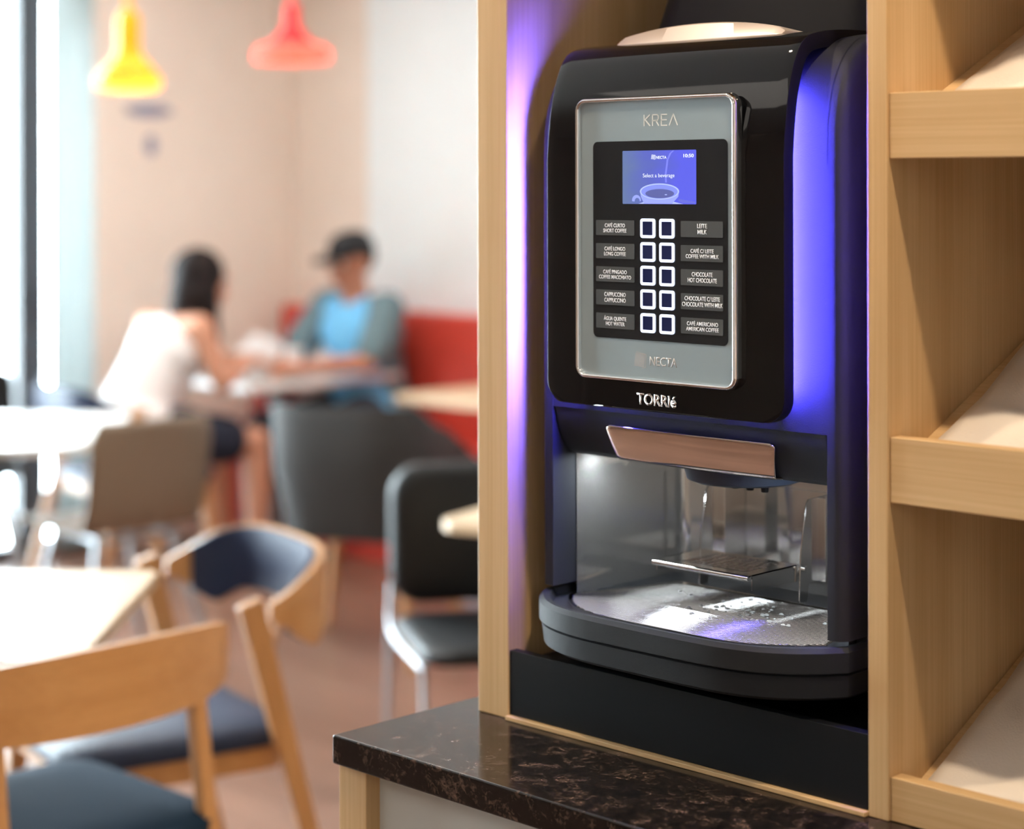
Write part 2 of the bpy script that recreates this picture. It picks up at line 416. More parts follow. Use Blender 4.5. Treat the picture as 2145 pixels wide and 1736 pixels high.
# tissue liners on the slanted shelves
def liner(i, seed, lab, x0):
    tz = tops[i]; ze = CZ+tz-.041+.012
    bm = bmesh.new(); nx, ny = 46, 36; g = []
    random.seed(seed); sx = random.random()*9
    for a in range(nx+1):
        row = []
        for b in range(ny+1):
            fx, fy = a/nx, b/ny
            x = x0+.62*fx; y = Y0+.033+.40*fy
            x += .012*noise.noise(Vector((sx, fy*3, 0)))*(1-fx)+.05*max(0, fy-.5)*(1-fx)
            h = noise.noise(Vector((fx*7+sx, fy*4, .3)))*.008+abs(noise.noise(Vector((fx*3+fy*5+sx, fy*1.4-fx*2, 4))))*.026*min(1, fx*12+.15)
            z = ze+.46*(y-Y0-.0215)+.0045+max(0, h)
            row.append(bm.verts.new((x, y, z)))
        g.append(row)
    for a in range(nx):
        for b in range(ny): bm.faces.new((g[a][b], g[a+1][b], g[a+1][b+1], g[a][b+1]))
    o = obj('tissue_liner', bm, M_paper, ang=80); s = o.modifiers.new('thick', 'SOLIDIFY'); s.thickness = .002; s.offset = 1
    tag(o, lab, 'napkin', 'white tissue liners on the bread shelves')
liner(0, 3, 'white creased tissue on the lowest slanted shelf, above the dark worktop', DX1+.014)
liner(1, 5, 'white creased tissue on the middle slanted shelf', DX1+.018)
liner(2, 9, 'white creased tissue on the top visible slanted shelf', DX1+.030)

# worktop and base unit
WX0, WYF = -1.628, 1.371
bm = B((WX0, SX1+.03, WYF, CBACK, CT-.032, CT))
o = obj('worktop', bm, M_marble, bev=.003, seg=3); tag(o, 'dark brown speckled stone-look worktop under the coffee machine', 'worktop')
bs = thing('base_unit', 'white-fronted base unit with ash corner post under the worktop', 'cabinet', (WX0, WYF, 0))
O = (WX0, WYF, 0)
obj('corner_post', B((WX0+.003, WX0+.048, WYF+.008, WYF+.035, 0, CT-.033)), M_oak_v, bs, O, .001)
obj('front_panel', B((WX0+.048, SX1+.02, WYF+.028, WYF+.046, .1, CT-.033)), M_whitepanel, bs, O)
obj('side_panel', B((WX0+.003, WX0+.021, WYF+.035, CBACK, 0, CT-.033)), M_oak_v, bs, O)
obj('toe_kick', B((WX0+.021, SX1+.02, WYF+.06, WYF+.075, 0, .1)), M_skirt, bs, O)

# black stand that carries the machine
SKT = CZ-.525
o = thing('machine_stand', 'black laminate stand filling the niche bottom under the coffee machine', 'stand', (NX0, Y0, CT+.0055))
O = (NX0, Y0, CT+.0055)
obj('front_board', B((NX0+.001, NX1-.001, Y0+.001, Y0+.013, CT+.0055, SKT)), M_skirt, o, O, .0006)
obj('top_board', B((NX0+.001, NX1-.001, Y0+.013, CBACK-.02, SKT-.03, SKT-.014)), M_skirt, o, O)
obj('rear_board', B((NX0+.001, NX1-.001, CBACK-.032, CBACK-.02, CT+.0055, SKT-.031)), M_skirt, o, O)

# ================================================================== COFFEE MACHINE
MX = -1.2775; BX0, BX1 = -1.482, -1.073; YC = 1.55
ORG = (MX, 1.78, SKT-.014)
cm = thing('coffee_machine', 'black countertop coffee machine with glowing violet door edges in the wooden niche', 'coffee machine', (ORG[0]-.016, ORG[1]+.019, ORG[2]))
def Z(r): return CZ+r
def part(name, bm, m, parent=cm, **k): return obj(name, bm, m, parent, ORG, **k)
# sub-parts keep the same origin, parents sit at 0 offset of cm
top_prof = [(1.550, .02), (1.5515, .060), (1.558, .092), (1.573, .122), (1.596, .143), (1.63, .153), (1.70, .156), (2.06, .156)]
tp = [tuple(v[:2]) for v in bez([(a, b, 0) for a, b in top_prof], 4)]
CWD = .019
bm = bmesh.new()
box_prof = [(YC+.0004, Z(-.246))]+[(a, Z(b)) for a, b in tp]+[(2.06, Z(-.29)), (1.79, Z(-.29)), (1.60, Z(-.29)), (1.60, Z(-.246))]
prism(bm, box_prof, BX0+CWD-.002, BX1-CWD+.002, 'X')
# side walls, full height, outer front corner rounded
front = [(YC, -.4475), (YC, -.24)]+tp
def inset(o):
    out = []
    for i, p in enumerate(front):
        q0 = Vector(front[max(i-1, 0)]); q1 = Vector(front[min(i+1, len(front)-1)]); d = (q1-q0).normalized(); nn = Vector((d.y, -d.x))
        out.append((p[0]+nn.x*o, p[1]+nn.y*o))
    out[0] = (out[0][0], -.4475); out[-1] = (2.06, out[-1][1])
    return [(a, Z(b)) for a, b in out]+[(2.06, Z(-.506)), (1.60, Z(-.506)), (1.60, Z(-.4475))]
for side in (-1, 1):
    xo = BX0 if side < 0 else BX1; rr = .011; lay = [(xo-side*rr*(1-math.sin(t)), rr*(1-math.cos(t))) for t in [PI/2*k/6 for k in range(6, -1, -1)]]+[(xo-side*CWD, 0)]
    rs = [[bm.verts.new((x_, p[0], p[1])) for p in inset(o_)] for x_, o_ in lay]
    for A_, B2 in zip(rs, rs[1:]):
        for i in range(len(A_)): bm.faces.new((A_[i], A_[(i+1) % len(A_)], B2[(i+1) % len(A_)], B2[i]))
    bm.faces.new(rs[0]); bm.faces.new(rs[-1])
box(bm, BX0+CWD, BX1-CWD, 1.80, 2.06, Z(-.506), Z(-.28))
part('body_shell', bm, M_body, ang=30)
for x in (BX0+.04, BX1-.04):
    for y in (1.66, 2.0):
        b2 = bmesh.new(); lathe(b2, [(.016, 0), (.018, .004), (.018, Z(-.506)-ORG[2])], (x, y, ORG[2]), 20)
        part('foot', b2, M_dark_side)

# door
hw0, rc = .160, .024
zb, zt = -.235, .03
prof = [(1.510, zb+rc*(1-math.cos(a))) for a in [PI/2*k/8 for k in range(9)]]
prof = [(1.510, zb+rc*(1-math.cos(PI/2*k/8))) for k in range(9)]
hws = [hw0-rc+rc*math.sin(PI/2*k/8) for k in range(9)]
up = [tuple(v[:2]) for v in bez([(1.510, zt, 0), (1.5125, .058, 0), (1.518, .092, 0), (1.5275, .122, 0), (1.5395, .1415, 0), (1.560, .1525, 0), (1.605, .1585, 0), (1.68, .161, 0)], 6)]
zs = [zb+rc+(zt-zb-rc)*k/10 for k in range(1, 10)]
P = prof+[(1.510, z) for z in zs]+up
HW = hws+[hw0]*(len(P)-9)
bm = bmesh.new(); N = 24; rows = []
for (y, z), h in zip(P, HW):
    rows.append([bm.verts.new((MX+h*(-1+2*k/N), y+.0045*((h*(-1+2*k/N))/.16)**2, Z(z))) for k in range(N+1)])
for a, b in zip(rows, rows[1:]):
    for k in range(N): bm.faces.new((a[k], a[k+1], b[k+1], b[k]))
door = obj('door', bm, [M_gloss, M_dark_side], cm, ORG, ang=60)
# orient outward, thicken towards the body
me = door.data
if me.polygons[len(me.polygons)//3].normal.y > 0: me.flip_normals()
s = door.modifiers.new('thick', 'SOLIDIFY'); s.thickness = .017; s.offset = -1; s.material_offset_rim = 1; s.use_even_offset = False; s.material_offset = 1
bv = door.modifiers.new('bevel', 'BEVEL'); bv.width = .0016; bv.segments = 3; bv.limit_method = 'ANGLE'; bv.angle_limit = math.radians(55)
# light guides behind both door edges, shining outwards over the body front
for sx in (-1, 1):
    x = MX+sx*(hw0-.036)
    obj('led_back_block', B((x-.004, x+.004, 1.5315, 1.5490, Z(-.200), Z(.075))), M_dark_side, door, ORG, smooth=False)  # unseen black box added to block the strip's inward light
    b2 = bmesh.new(); xf = x+sx*.0043; b2.faces.new([b2.verts.new((xf, y_, Z(c))) for y_, c in ((1.5310, -.212), (1.5486, -.212), (1.5486, .045), (1.5555, .100), (1.5420, .100), (1.5310, .050))])
    plabel(obj('led_strip', b2, M_led, door, ORG, smooth=False), 'glowing violet light strip')

# lens-shaped chrome trim on top of the door
bm = bmesh.new(); n = 30; rings = []
for i in range(n+1):
    t = -1+2*i/n; x = MX+.1125*t
    e = (1-min(1, abs(t))**2.2); h = .0085+.0115*e; q = .003 if abs(t) > .985 else 0
    yb = 1.572+.004*t*t
    zb_ = Z(.1535)
    rings.append([bm.verts.new(c) for c in ((x, yb, zb_), (x, yb-.0005, zb_+.0015), (x, yb+.010*h/.018, zb_+h-.001-q), (x, yb+.012*h/.018, zb_+h-q), (x, yb+.05, zb_+h*.55), (x, yb+.05, zb_))])
for a, b in zip(rings, rings[1:]):
    for k in range(6): bm.faces.new((a[k], a[(k+1) % 6], b[(k+1) % 6], b[k]))
bm.faces.new(rings[0]); bm.faces.new(rings[-1])
o = obj('top_trim', bm, mat('trim_painted_reflection', (.80, .69, .62), .3, .55), door, ORG, bev=.001); plabel(o, 'pale reflective lens-shaped trim')  # pinkish tint paints the reflected beige room into the silver trim
# bean hopper
bm = bmesh.new()
lo = rrect(-1.435, -1.10, 1.655, 1.98, .05); hi = rrect(-1.385, -1.105, 1.70, 1.95, .05)
A = [bm.verts.new((x, y, Z(.150))) for x, y in lo]; Bv = [bm.verts.new((x, y, Z(.235))) for x, y in [(a*.6+c*.4, b*.6+d*.4) for (a, b), (c, d) in zip(lo, hi)]]; Cv = [bm.verts.new((x, y, Z(.33))) for x, y in hi]
for U, V in ((A, Bv), (Bv, Cv)):
    for i in range(len(U)): bm.faces.new((U[i], U[(i+1) % len(U)], V[(i+1) % len(U)], V[i]))
bm.faces.new(A); bm.faces.new(Cv)
part('bean_hopper', bm, M_dark_side, bev=.004)

# control panel
YP = 1.5065
FX0, FX1, FZ0, FZ1 = -1.3845, -1.1685, -.2045, .0930
cp = part('control_panel', PR(rrect(FX0+.003, FX1-.003, Z(FZ0+.003), Z(FZ1-.003), .010), YP, 1.516, 'Y'), M_silver)
def sub(name, bm, m, par=cp, **k): return obj(name, bm, m, par, ORG, **k)
# chrome frame : swept half-round section around a rounded rectangle
bm = bmesh.new(); outl = rrect(FX0+.002, FX1-.002, Z(FZ0+.002), Z(FZ1-.002), .011, 8); n = len(outl); rings = []
for i in range(n):
    p = Vector(outl[i]); t = (Vector(outl[(i+1) % n])-Vector(outl[i-1])).normalized(); nn = Vector((t.y, -t.x))
    sec = [(.0024, .007), (.0026, .001), (.0018, -.0036), (.0004, -.0052), (-.0012, -.0048), (-.0022, -.003), (-.0026, .001)]
    rings.append([bm.verts.new((p.x+nn.x*a, YP+b, p.y+nn.y*a)) for a, b in sec])
for i in range(n):
    a, b = rings[i], rings[(i+1) % n]
    for k in range(6): bm.faces.new((a[k], a[k+1], b[k+1], b[k]))
sub('chrome_frame', bm, M_chrome, ang=70)
sub('black_inset', PR(rrect(-1.3615, -1.1805, Z(-.1605), Z(.0470), .006), YP-.0008, YP, 'Y'), M_panel_black)
YB = YP-.0008
# screen
def screen_mat():
    m = bpy.data.materials.new('lcd_screen'); m.use_nodes = True; nt = m.node_tree; b = nt.nodes['Principled BSDF']
    b.inputs['Base Color'].default_value = (.02, .02, .05, 1); b.inputs['Roughness'].default_value = .2
    tc = nt.nodes.new('ShaderNodeTexCoord'); sp = nt.nodes.new('ShaderNodeSeparateXYZ'); nt.links.new(tc.outputs['Generated'], sp.inputs[0])
    n = nt.nodes.new('ShaderNodeTexNoise'); n.inputs['Scale'].default_value = 2.2; nt.links.new(tc.outputs['Generated'], n.inputs[0])
    ad = nt.nodes.new('ShaderNodeMath'); ad.operation = 'MULTIPLY_ADD'; ad.inputs[1].default_value = .5; nt.links.new(n.outputs[0], ad.inputs[0]); nt.links.new(sp.outputs[0], ad.inputs[2])
    r = nt.nodes.new('ShaderNodeValToRGB'); e = r.color_ramp.elements
    e[0].position = .25; e[0].color = (.16, .24, .48, 1); e[1].position = 1.1; e[1].color = (.13, .15, 1, 1); k = e.new(.62); k.color = (.13, .17, .66, 1)
    nt.links.new(ad.outputs[0], r.inputs[0]); nt.links.new(r.outputs[0], b.inputs['Emission Color']); b.inputs['Emission Strength'].default_value = .85
    return m
SX0, SXr, SZ0, SZ1 = -1.3195, -1.2205, -.0188, .0368
scr = sub('screen', PR(rrect(SX0, SXr, Z(SZ0), Z(SZ1), .001, 3), YB-.0004, YB, 'Y'), screen_mat(), smooth=False); plabel(scr, 'lit blue display showing a coffee cup')
W, H = SXr-SX0, SZ1-SZ0
def em(name, c, s=1.0): return mat(name, (.02, .02, .03), .4, emis=c, es=s)
E_cup = em('screen_cup', (.33, .40, 1)); E_rim = em('screen_rim', (.50, .60, 1)); E_cof = em('screen_coffee', (.09, .11, .38)); E_in = em('screen_cup_inside', (.24, .30, .92)); E_tx = em('screen_text', (.85, .9, 1), 1.1); E_st = em('screen_steam', (.20, .23, .95)); E_dk = em('screen_saucer', (.12, .14, .75))
def sp_(fx, fy): return (SX0+W*fx, Z(SZ0)+H*(1-fy))
def ell(cx, cy, rx, ry, n=40, a0=0, a1=360): return [sp_(cx+rx*math.cos(math.radians(a0+(a1-a0)*i/n)), cy+ry*math.sin(math.radians(a0+(a1-a0)*i/n))) for i in range(n)]
def flat(bm, pts, y, mi):
    f = bm.faces.new([bm.verts.new((x, y, z)) for x, z in pts]); f.material_index = mi
ys = YB-.0004
bm = bmesh.new()
def cl(p): return [(x, max(z, Z(SZ0)+.0002)) for x, z in p]
flat(bm, cl([sp_(.245, .76), sp_(.255, .86), sp_(.30, .995), sp_(.68, .995), sp_(.765, .86), sp_(.775, .76)]), ys-.00005, 0)
flat(bm, [sp_(.22, .995), sp_(.30, .96), sp_(.70, .955), sp_(.83, .995)], ys-.00004, 1)
flat(bm, [sp_(.77, .90), sp_(.99, .955), sp_(.99, .985), sp_(.82, .975), sp_(.765, .945)], ys-.00004, 5)
flat(bm, ell(.51, .765, .268, .150), ys-.0001, 1)
flat(bm, ell(.51, .768, .248, .130), ys-.00015, 4)
flat(bm, ell(.515, .805, .195, .085), ys-.0002, 2)
flat(bm, ell(.60, .825, .018, .010, 12), ys-.00025, 1)
ho = ell(.195, .93, .062, .10, 16, 170, 380); hi_ = ell(.205, .945, .035, .06, 16, 170, 380)
for i in range(15):
    q = cl([ho[i], ho[i+1], hi_[i+1], hi_[i]]); flat(bm, q, ys-.00005, 0)
st = [(.60, .60), (.595, .45), (.61, .30), (.62, .18), (.66, .06), (.70, .01)]
for a, b in zip(st, st[1:]): flat(bm, [sp_(a[0]-.012, a[1]), sp_(a[0]+.012, a[1]), sp_(b[0]+.012, b[1]), sp_(b[0]-.012, b[1])], ys-.00003, 3)
st = [(.58, .62), (.50, .50), (.46, .38), (.52, .22)]
o = obj('screen_picture', bm, [E_cup, E_rim, E_cof, E_st, E_in, E_dk], cp, ORG, smooth=False)
def T(s, x0, x1, z0, z1, m, par=cp, y=YB, **k): return text_fit(s, x0, x1, Z(z0), Z(z1), y, m, par, ORG, **k)
def fx(a): return SX0+W*a
def fz(a): return SZ0+H*(1-a)
T('Select a beverage', fx(.285), fx(.715), fz(.525), fz(.43), E_tx, y=ys-.0001, depth=.0001)
T('10:50', fx(.835), fx(.972), fz(.140), fz(.075), E_tx, y=ys-.0001, depth=.0001, offset=.02)
T('NECTA', fx(.465), fx(.608), fz(.160), fz(.105), E_tx, y=ys-.0001, depth=.0001, offset=.015)
def logo(x0, x1, z0, z1, y, m):
    bm = bmesh.new(); n = 9; w = x1-x0; h = z1-z0
    for i in range(n):
        a = i/n; b = a+.55/n; sh = .12*w*(a-.5)
        p = [(x0+sh+w*.02*i/n, z0+h*(a+.06)), (x1+sh-w*.12, z0+h*a), (x1+sh-w*.12, z0+h*b), (x0+sh+w*.02*i/n, z0+h*(b+.06))]
        prism(bm, [(a_, Z(c)) for a_, c in p], y-.0001, y, 'Y')
    q = [(x0+w*.15, z1+h*.10), (x1, z1-h*.06), (x1-w*.06, z0-h*.02), (x0+w*.62, z0-h*.10)]
    for a, b in zip(q, q[1:]):
        d = Vector((b[0]-a[0], b[1]-a[1])).normalized(); nn = Vector((-d.y, d.x))*w*.018
        prism(bm, [(a[0]-nn.x, Z(a[1]-nn.y)), (b[0]-nn.x, Z(b[1]-nn.y)), (b[0]+nn.x, Z(b[1]+nn.y)), (a[0]+nn.x, Z(a[1]+nn.y))], y-.0001, y, 'Y')
    return obj('emblem', bm, m, cp, ORG, smooth=False)
logo(fx(.40), fx(.458), fz(.165), fz(.085), ys, E_tx)
# KREA lettering (last letter has no crossbar) drawn as strokes
def strokes(defs, x0, z0, h, wfac, sw, y, m, name, par, depth=.0003):
    bm = bmesh.new()
    for (a, b) in defs:
        p = Vector((x0+a[0]*wfac, Z(z0+a[1]*h))); q = Vector((x0+b[0]*wfac, Z(z0+b[1]*h)))
        d = (q-p).normalized(); nn = Vector((-d.y, d.x))*sw/2; e = d*sw*.3
        prism(bm, [tuple(p-nn-e), tuple(q-nn+e), tuple(q+nn+e), tuple(p+nn-e)], y-depth, y, 'Y')
    return obj(name, bm, m, par, ORG, smooth=False)
K = []
def L(ox, *seg): K.extend([((ox+a, b), (ox+c, d)) for a, b, c, d in seg])
L(0, (0, 0, 0, 1), (.02, .5, .72, 1), (.15, .55, .75, 0))
L(1.08, (0, 0, 0, 1), (0, 1, .6, 1), (.6, 1, .74, .85), (.74, .85, .74, .62), (.74, .62, .6, .46), (.6, .46, 0, .46), (.42, .46, .78, 0))
L(2.2, (0, 0, 0, 1), (0, 1, .7, 1), (0, .5, .66, .5), (0, 0, .7, 0))
L(3.22, (0, 0, .5, 1), (.5, 1, 1.0, 0))
strokes(K, -1.2905, .0625, .0112, .0106, .00125, YP, M_wtxt, 'lettering', cp)
# NECTA at the foot of the panel
logo(-1.3040, -1.2885, -.1885, -.1745, YP, M_ftxt)
T('NECTA', -1.2835, -1.2470, -.1865, -.1770, M_ftxt, y=YP, offset=.012, depth=.0002)
# TORRIé raised lettering on the door
text_fit('TORRIé', -1.3030, -1.2500, Z(-.2285), Z(-.2160), 1.5100, mat('raised_silver_letters', (.85, .85, .84), .18, 1), door, ORG, depth=.0016, offset=.022)
rows_z = [-.0440, -.0686, -.0931, -.1177, -.1424]
left = ['CAFÉ CURTO\nSHORT COFFEE', 'CAFÉ LONGO\nLONG COFFEE', 'CAFÉ PINGADO\nCOFFEE MACCHIATO', 'CAPPUCCINO\nCAPPUCCINO', 'ÁGUA QUENTE\nHOT WATER']
right = ['LEITE\nMILK', 'CAFÉ C/ LEITE\nCOFFEE WITH MILK', 'CHOCOLATE\nHOT CHOCOLATE', 'CHOCOLATE C/ LEITE\nCHOCOLATE WITH MILK', 'CAFÉ AMERICANO\nAMERICAN COFFEE']
lw = [.030, .028, .0415, .0275, .029]; rw = [.0125, .0425, .0375, .0525, .042]
for i, z in enumerate(rows_z):
    for sx in (0, 1):
        x = (-1.2846, -1.2589)[sx]
        sub('button', PR(rrect(x-.0071, x+.0071, Z(z-.0073), Z(z+.0073), .0008, 2), YB-.0010, YB-.0002, 'Y'), M_key)
        bm = bmesh.new(); a = rrect(x-.0098, x+.0098, Z(z-.0101), Z(z+.0101), .0028, 4); b = rrect(x-.0069, x+.0069, Z(z-.0071), Z(z+.0071), .0006, 4); n = len(a)
        for y in (YB-.0016, YB):
            pass
        va = [bm.verts.new((p[0], YB-.0014, p[1])) for p in a]; vb = [bm.verts.new((p[0], YB-.0014, p[1])) for p in b]
        vc = [bm.verts.new((p[0], YB, p[1])) for p in a]; vd = [bm.verts.new((p[0], YB, p[1])) for p in b]
        for k in range(n):
            j = (k+1) % n
            bm.faces.new((va[k], va[j], vb[j], vb[k])); bm.faces.new((va[k], va[j], vc[j], vc[k])); bm.faces.new((vb[k], vb[j], vd[j], vd[k]))
        sub('button_ring', bm, M_ring, smooth=False)
    zc = z
    sub('label_plate', PR(rrect(-1.3570, -1.3032, Z(zc-.0080), Z(zc+.0080), .0008, 2), YB-.0007, YB, 'Y'), M_label, smooth=False)
    sub('label_plate', PR(rrect(-1.2406, -1.1860, Z(zc-.0082), Z(zc+.0082), .0008, 2), YB-.0007, YB, 'Y'), M_label, smooth=False)
    c = -1.3301; T(left[i], c-lw[i]/2*1.08, c+lw[i]/2*1.08, zc-.0050, zc+.0055, M_ltxt, y=YB-.0007, depth=.0002, offset=.004)
    c = -1.2125; T(right[i], c-rw[i]/2, c+rw[i]/2, zc-.0050, zc+.0055, M_ltxt, y=YB-.0007, depth=.0002, offset=.004)

# spout housing below the door
IX0, IX1 = BX0+CWD+.0008, BX1-CWD-.0008
pr = [(1.5512, -.225), (1.5512, -.246), (1.5545, -.262), (1.5615, -.281), (1.570, -.295), (1.580, -.301), (1.60, -.302), (1.795, -.302), (1.795, -.246), (1.60, -.246), (1.60, -.225)]
sh = part('spout_housing', PR([(a, Z(b)) for a, b in pr], IX0, IX1, 'X'), M_black, bev=.003, seg=3)
# chrome plate
bm = bmesh.new(); nx, nz = 30, 16; g = []
for j in range(nz+1):
    t = j/nz; z = -.2605-.0385*min(1, t/.86)
    y = 1.5475+.014*t**1.3
    if t > .86: y += (t-.86)/.14*.020; z -= .0022*((t-.86)/.14)
    hwp = .1150-.010*t
    if t < .1: hwp -= .007*(1-(t/.1))**2
    row = []
    for i in range(nx+1):
        s = -1+2*i/nx; row.append(bm.verts.new((MX+.006+hwp*s, y+.004*s*s, Z(z))))
    g.append(row)
for a, b in zip(g, g[1:]):
    for i in range(nx): bm.faces.new((a[i], a[i+1], b[i+1], b[i]))
o = obj('chrome_plate', bm, M_plate, sh, ORG, ang=50); s = o.modifiers.new('t', 'SOLIDIFY'); s.thickness = .0025; s.offset = 1
b_ = o.modifiers.new('b', 'BEVEL'); b_.width = .0008; b_.segments = 2; b_.limit_method = 'ANGLE'; b_.angle_limit = math.radians(50)
# nozzle disc
bm = bmesh.new(); lathe(bm, [(.057, -.3215), (.063, -.319), (.0675, -.302), (.0675, -.298)], (MX, 1.658, CZ), 48)
obj('nozzle', bm, mat('dark_blue_grey_plastic', (.03, .04, .07), .4), sh, ORG)
bm = bmesh.new()
for x in (-.03, -.01, .01, .03): lathe(bm, [(.004, -.331), (.005, -.3215)], (MX+x, 1.655, CZ), 14)
obj('outlet', bm, M_dark_side, sh, ORG)
# small white work lights under the housing
for x in (-1.42, -1.28, -1.14):
    obj('work_light', B((x-.03, x+.03, 1.606, 1.618, Z(-.3024), Z(-.3019))), M_whiteled, sh, ORG, smooth=False)

# steel liner : U-shaped wall with rounded corners
LY0, LYB, R = 1.588, 1.775, .016
x0, x1 = BX0+CWD+.0012, BX1-CWD-.0012
path = [(x0, LY0)]+[(x0+R-R*math.cos(a), LYB-R+R*math.sin(a)) for a in [PI/2*k/10 for k in range(11)]]+[(x1-R+R*math.sin(a), LYB-R+R*math.cos(a)) for a in [PI/2*k/10 for k in range(11)]]+[(x1, LY0)]
bm = bmesh.new(); a = [bm.verts.new((p[0], p[1], Z(-.466))) for p in path]; b = [bm.verts.new((p[0], p[1], Z(-.300))) for p in path]
for i in range(len(path)-1): bm.faces.new((a[i], a[i+1], b[i+1], b[i]))
o = part('steel_liner', bm, M_liner); 
obj('lower_sheet', B((x0+.03, x1-.03, LYB-.0022, LYB-.0008, Z(-.462), Z(-.346))), M_liner, o, ORG)

# drip tray
HWT = .2075
def tray_outline(inset=0, back=1.80, n=48):
    pts = []
    h = HWT-inset
    for i in range(n+1):
        t = -1+2*i/n; s = math.copysign(abs(t)**.75, t) if False else math.sin(t*PI/2)
        dx = h*s
        y = 1.4805+inset+.0745*abs(dx/h)**4.2
        pts.append((MX+dx, y))
    return pts+[(MX+h, back), (MX-h, back)]
bm = bmesh.new()
def loft(bm, layers, caps=True):
    rs = [[bm.verts.new((p[0], p[1], Z(z))) for p in pts] for pts, z in layers]
    for a, b in zip(rs, rs[1:]):
        for i in range(len(a)): bm.faces.new((a[i], a[(i+1) % len(a)], b[(i+1) % len(a)], b[i]))
    bm.faces.new(rs[0]); 
    if caps: bm.faces.new(rs[-1])
loft(bm, [(tray_outline(.010), -.506), (tray_outline(.004), -.502), (tray_outline(.0018), -.4805), (tray_outline(.0050), -.4795), (tray_outline(.0050), -.4780), (tray_outline(0), -.4770), (tray_outline(0), -.4575), (tray_outline(.0035), -.4530), (tray_outline(.009), -.4535), (tray_outline(.012), -.4620)])
dt = part('drip_tray', bm, M_black, ang=25)
# inner shiny rim + ribbed grate
def gline(x):   # front/back y limits of the grate at x
    dx = abs(x-MX)
    return 1.507+.062*(dx/.174)**4.0, 1.705
bm = bmesh.new(); n = 40
out = []
for i in range(n+1):
    x = MX+.172*math.sin((-1+2*i/n)*PI/2); out.append((x, gline(x)[0]))
out += [(MX+.130, 1.703), (MX-.130, 1.703)]
cxx, cyy = MX, 1.61
def scale_out(k): return [(cxx+(x-cxx)*k, cyy+(y-cyy)*k) for x, y in out]
loft(bm, [(scale_out(1.015), -.4622), (scale_out(1.015), -.4572), (scale_out(.985), -.4572), (scale_out(.985), -.4600)])
obj('grate_rim', bm, M_chrome, dt, ORG, ang=30)
bm = bmesh.new(); yv = 1.512
import bisect
def xlim(y):
    # widest x inside the outline for this y
    hw = .172-.044*max(0, (y-1.572))/.13
    if y < 1.569:
        hw = min(hw, .174*((max(y-1.507, 1e-5))/.062)**.25)
    return hw-.003
while yv < 1.698:
    h = xlim(yv)
    sec = [(.00165*math.cos(q_), .00165*math.sin(q_)-.0004) for q_ in [PI*j/7 for j in range(8)]]
    A = [bm.verts.new((MX-h, yv+a, Z(-.4580)+b)) for a, b in sec]; D = [bm.verts.new((MX+h, yv+a, Z(-.4580)+b)) for a, b in sec]
    for k in range(7): bm.faces.new((A[k], A[k+1], D[k+1], D[k]))
    bm.faces.new(A); bm.faces.new(D)
    yv += .0048
obj('grate', bm, M_steel, dt, ORG, ang=50)
# droplets / cut-out pattern on the grate
bm = bmesh.new(); random.seed(4)
for k in range(46):
    x = MX+.02+random.gauss(0, .045); y = 1.625+random.gauss(0, .022)
    if not (MX-.10 < x < MX+.13 and 1.56 < y < 1.69): continue
    r = random.uniform(.0014, .0034); q = lathe(bm, [(r*.98, 0), (r*.8, r*.4), (r*.3, r*.65)], (x, y, Z(-.4572)), 10)
obj('water_droplets', bm, mat('water', (.85, .9, .92), .04, trans=.45, coat=.5), dt, ORG)['kind'] = 'stuff'

# cup shelf on its brackets
SZ = -.4115; cx0, cx1, cy0, cy1 = -1.361, -1.229, 1.600, 1.690
bm = bmesh.new()
# plate with slots: strips between slots
nr = 9; ya, yb = cy0+.016, cy1-.010; xa, xb = cx0+.024, cx1-.014
box(bm, cx0, cx1, cy0+.002, ya, Z(SZ-.0012), Z(SZ)); box(bm, cx0, cx1, yb, cy1, Z(SZ-.0012), Z(SZ))
box(bm, cx0, xa, ya, yb, Z(SZ-.0012), Z(SZ)); box(bm, xb, cx1, ya, yb, Z(SZ-.0012), Z(SZ))
random.seed(2)
for i in range(nr):
    a = ya+(yb-ya)*i/nr; b = ya+(yb-ya)*(i+.48)/nr
    box(bm, xa, xb, a+.0022, a+.0062 if False else b+.0005, Z(SZ-.0012), Z(SZ))
    x = xa
    while x < xb-.004:
        l = random.uniform(.004, .011); box(bm, x, min(x+.0025, xb), b, ya+(yb-ya)*(i+1)/nr+.0025, Z(SZ-.0012), Z(SZ)); x += l+.004
cs = part('cup_shelf', bm, M_steel, smooth=False)
bm = bmesh.new(); tube(bm, [(cx0, cy0+.0025, Z(SZ-.0028)), (cx1, cy0+.0025, Z(SZ-.0028))], .0030, 14); obj('front_roll', bm, M_chrome, cs, ORG)
bm = bmesh.new(); prism(bm, [(cy0+.008, Z(SZ-.0165)), (cy1-.003, Z(SZ-.018)), (cy1-.003, Z(SZ)), (cy0+.008, Z(SZ))], cx1-.0012, cx1, 'X')
obj('side_flange', bm, M_steel, cs, ORG); bm = bmesh.new()
prism(bm, [(cy0+.008, Z(SZ-.012)), (cy1-.003, Z(SZ-.014)), (cy1-.003, Z(SZ)), (cy0+.008, Z(SZ))], cx0, cx0+.0012, 'X')
obj('side_flange', bm, M_steel, cs, ORG)
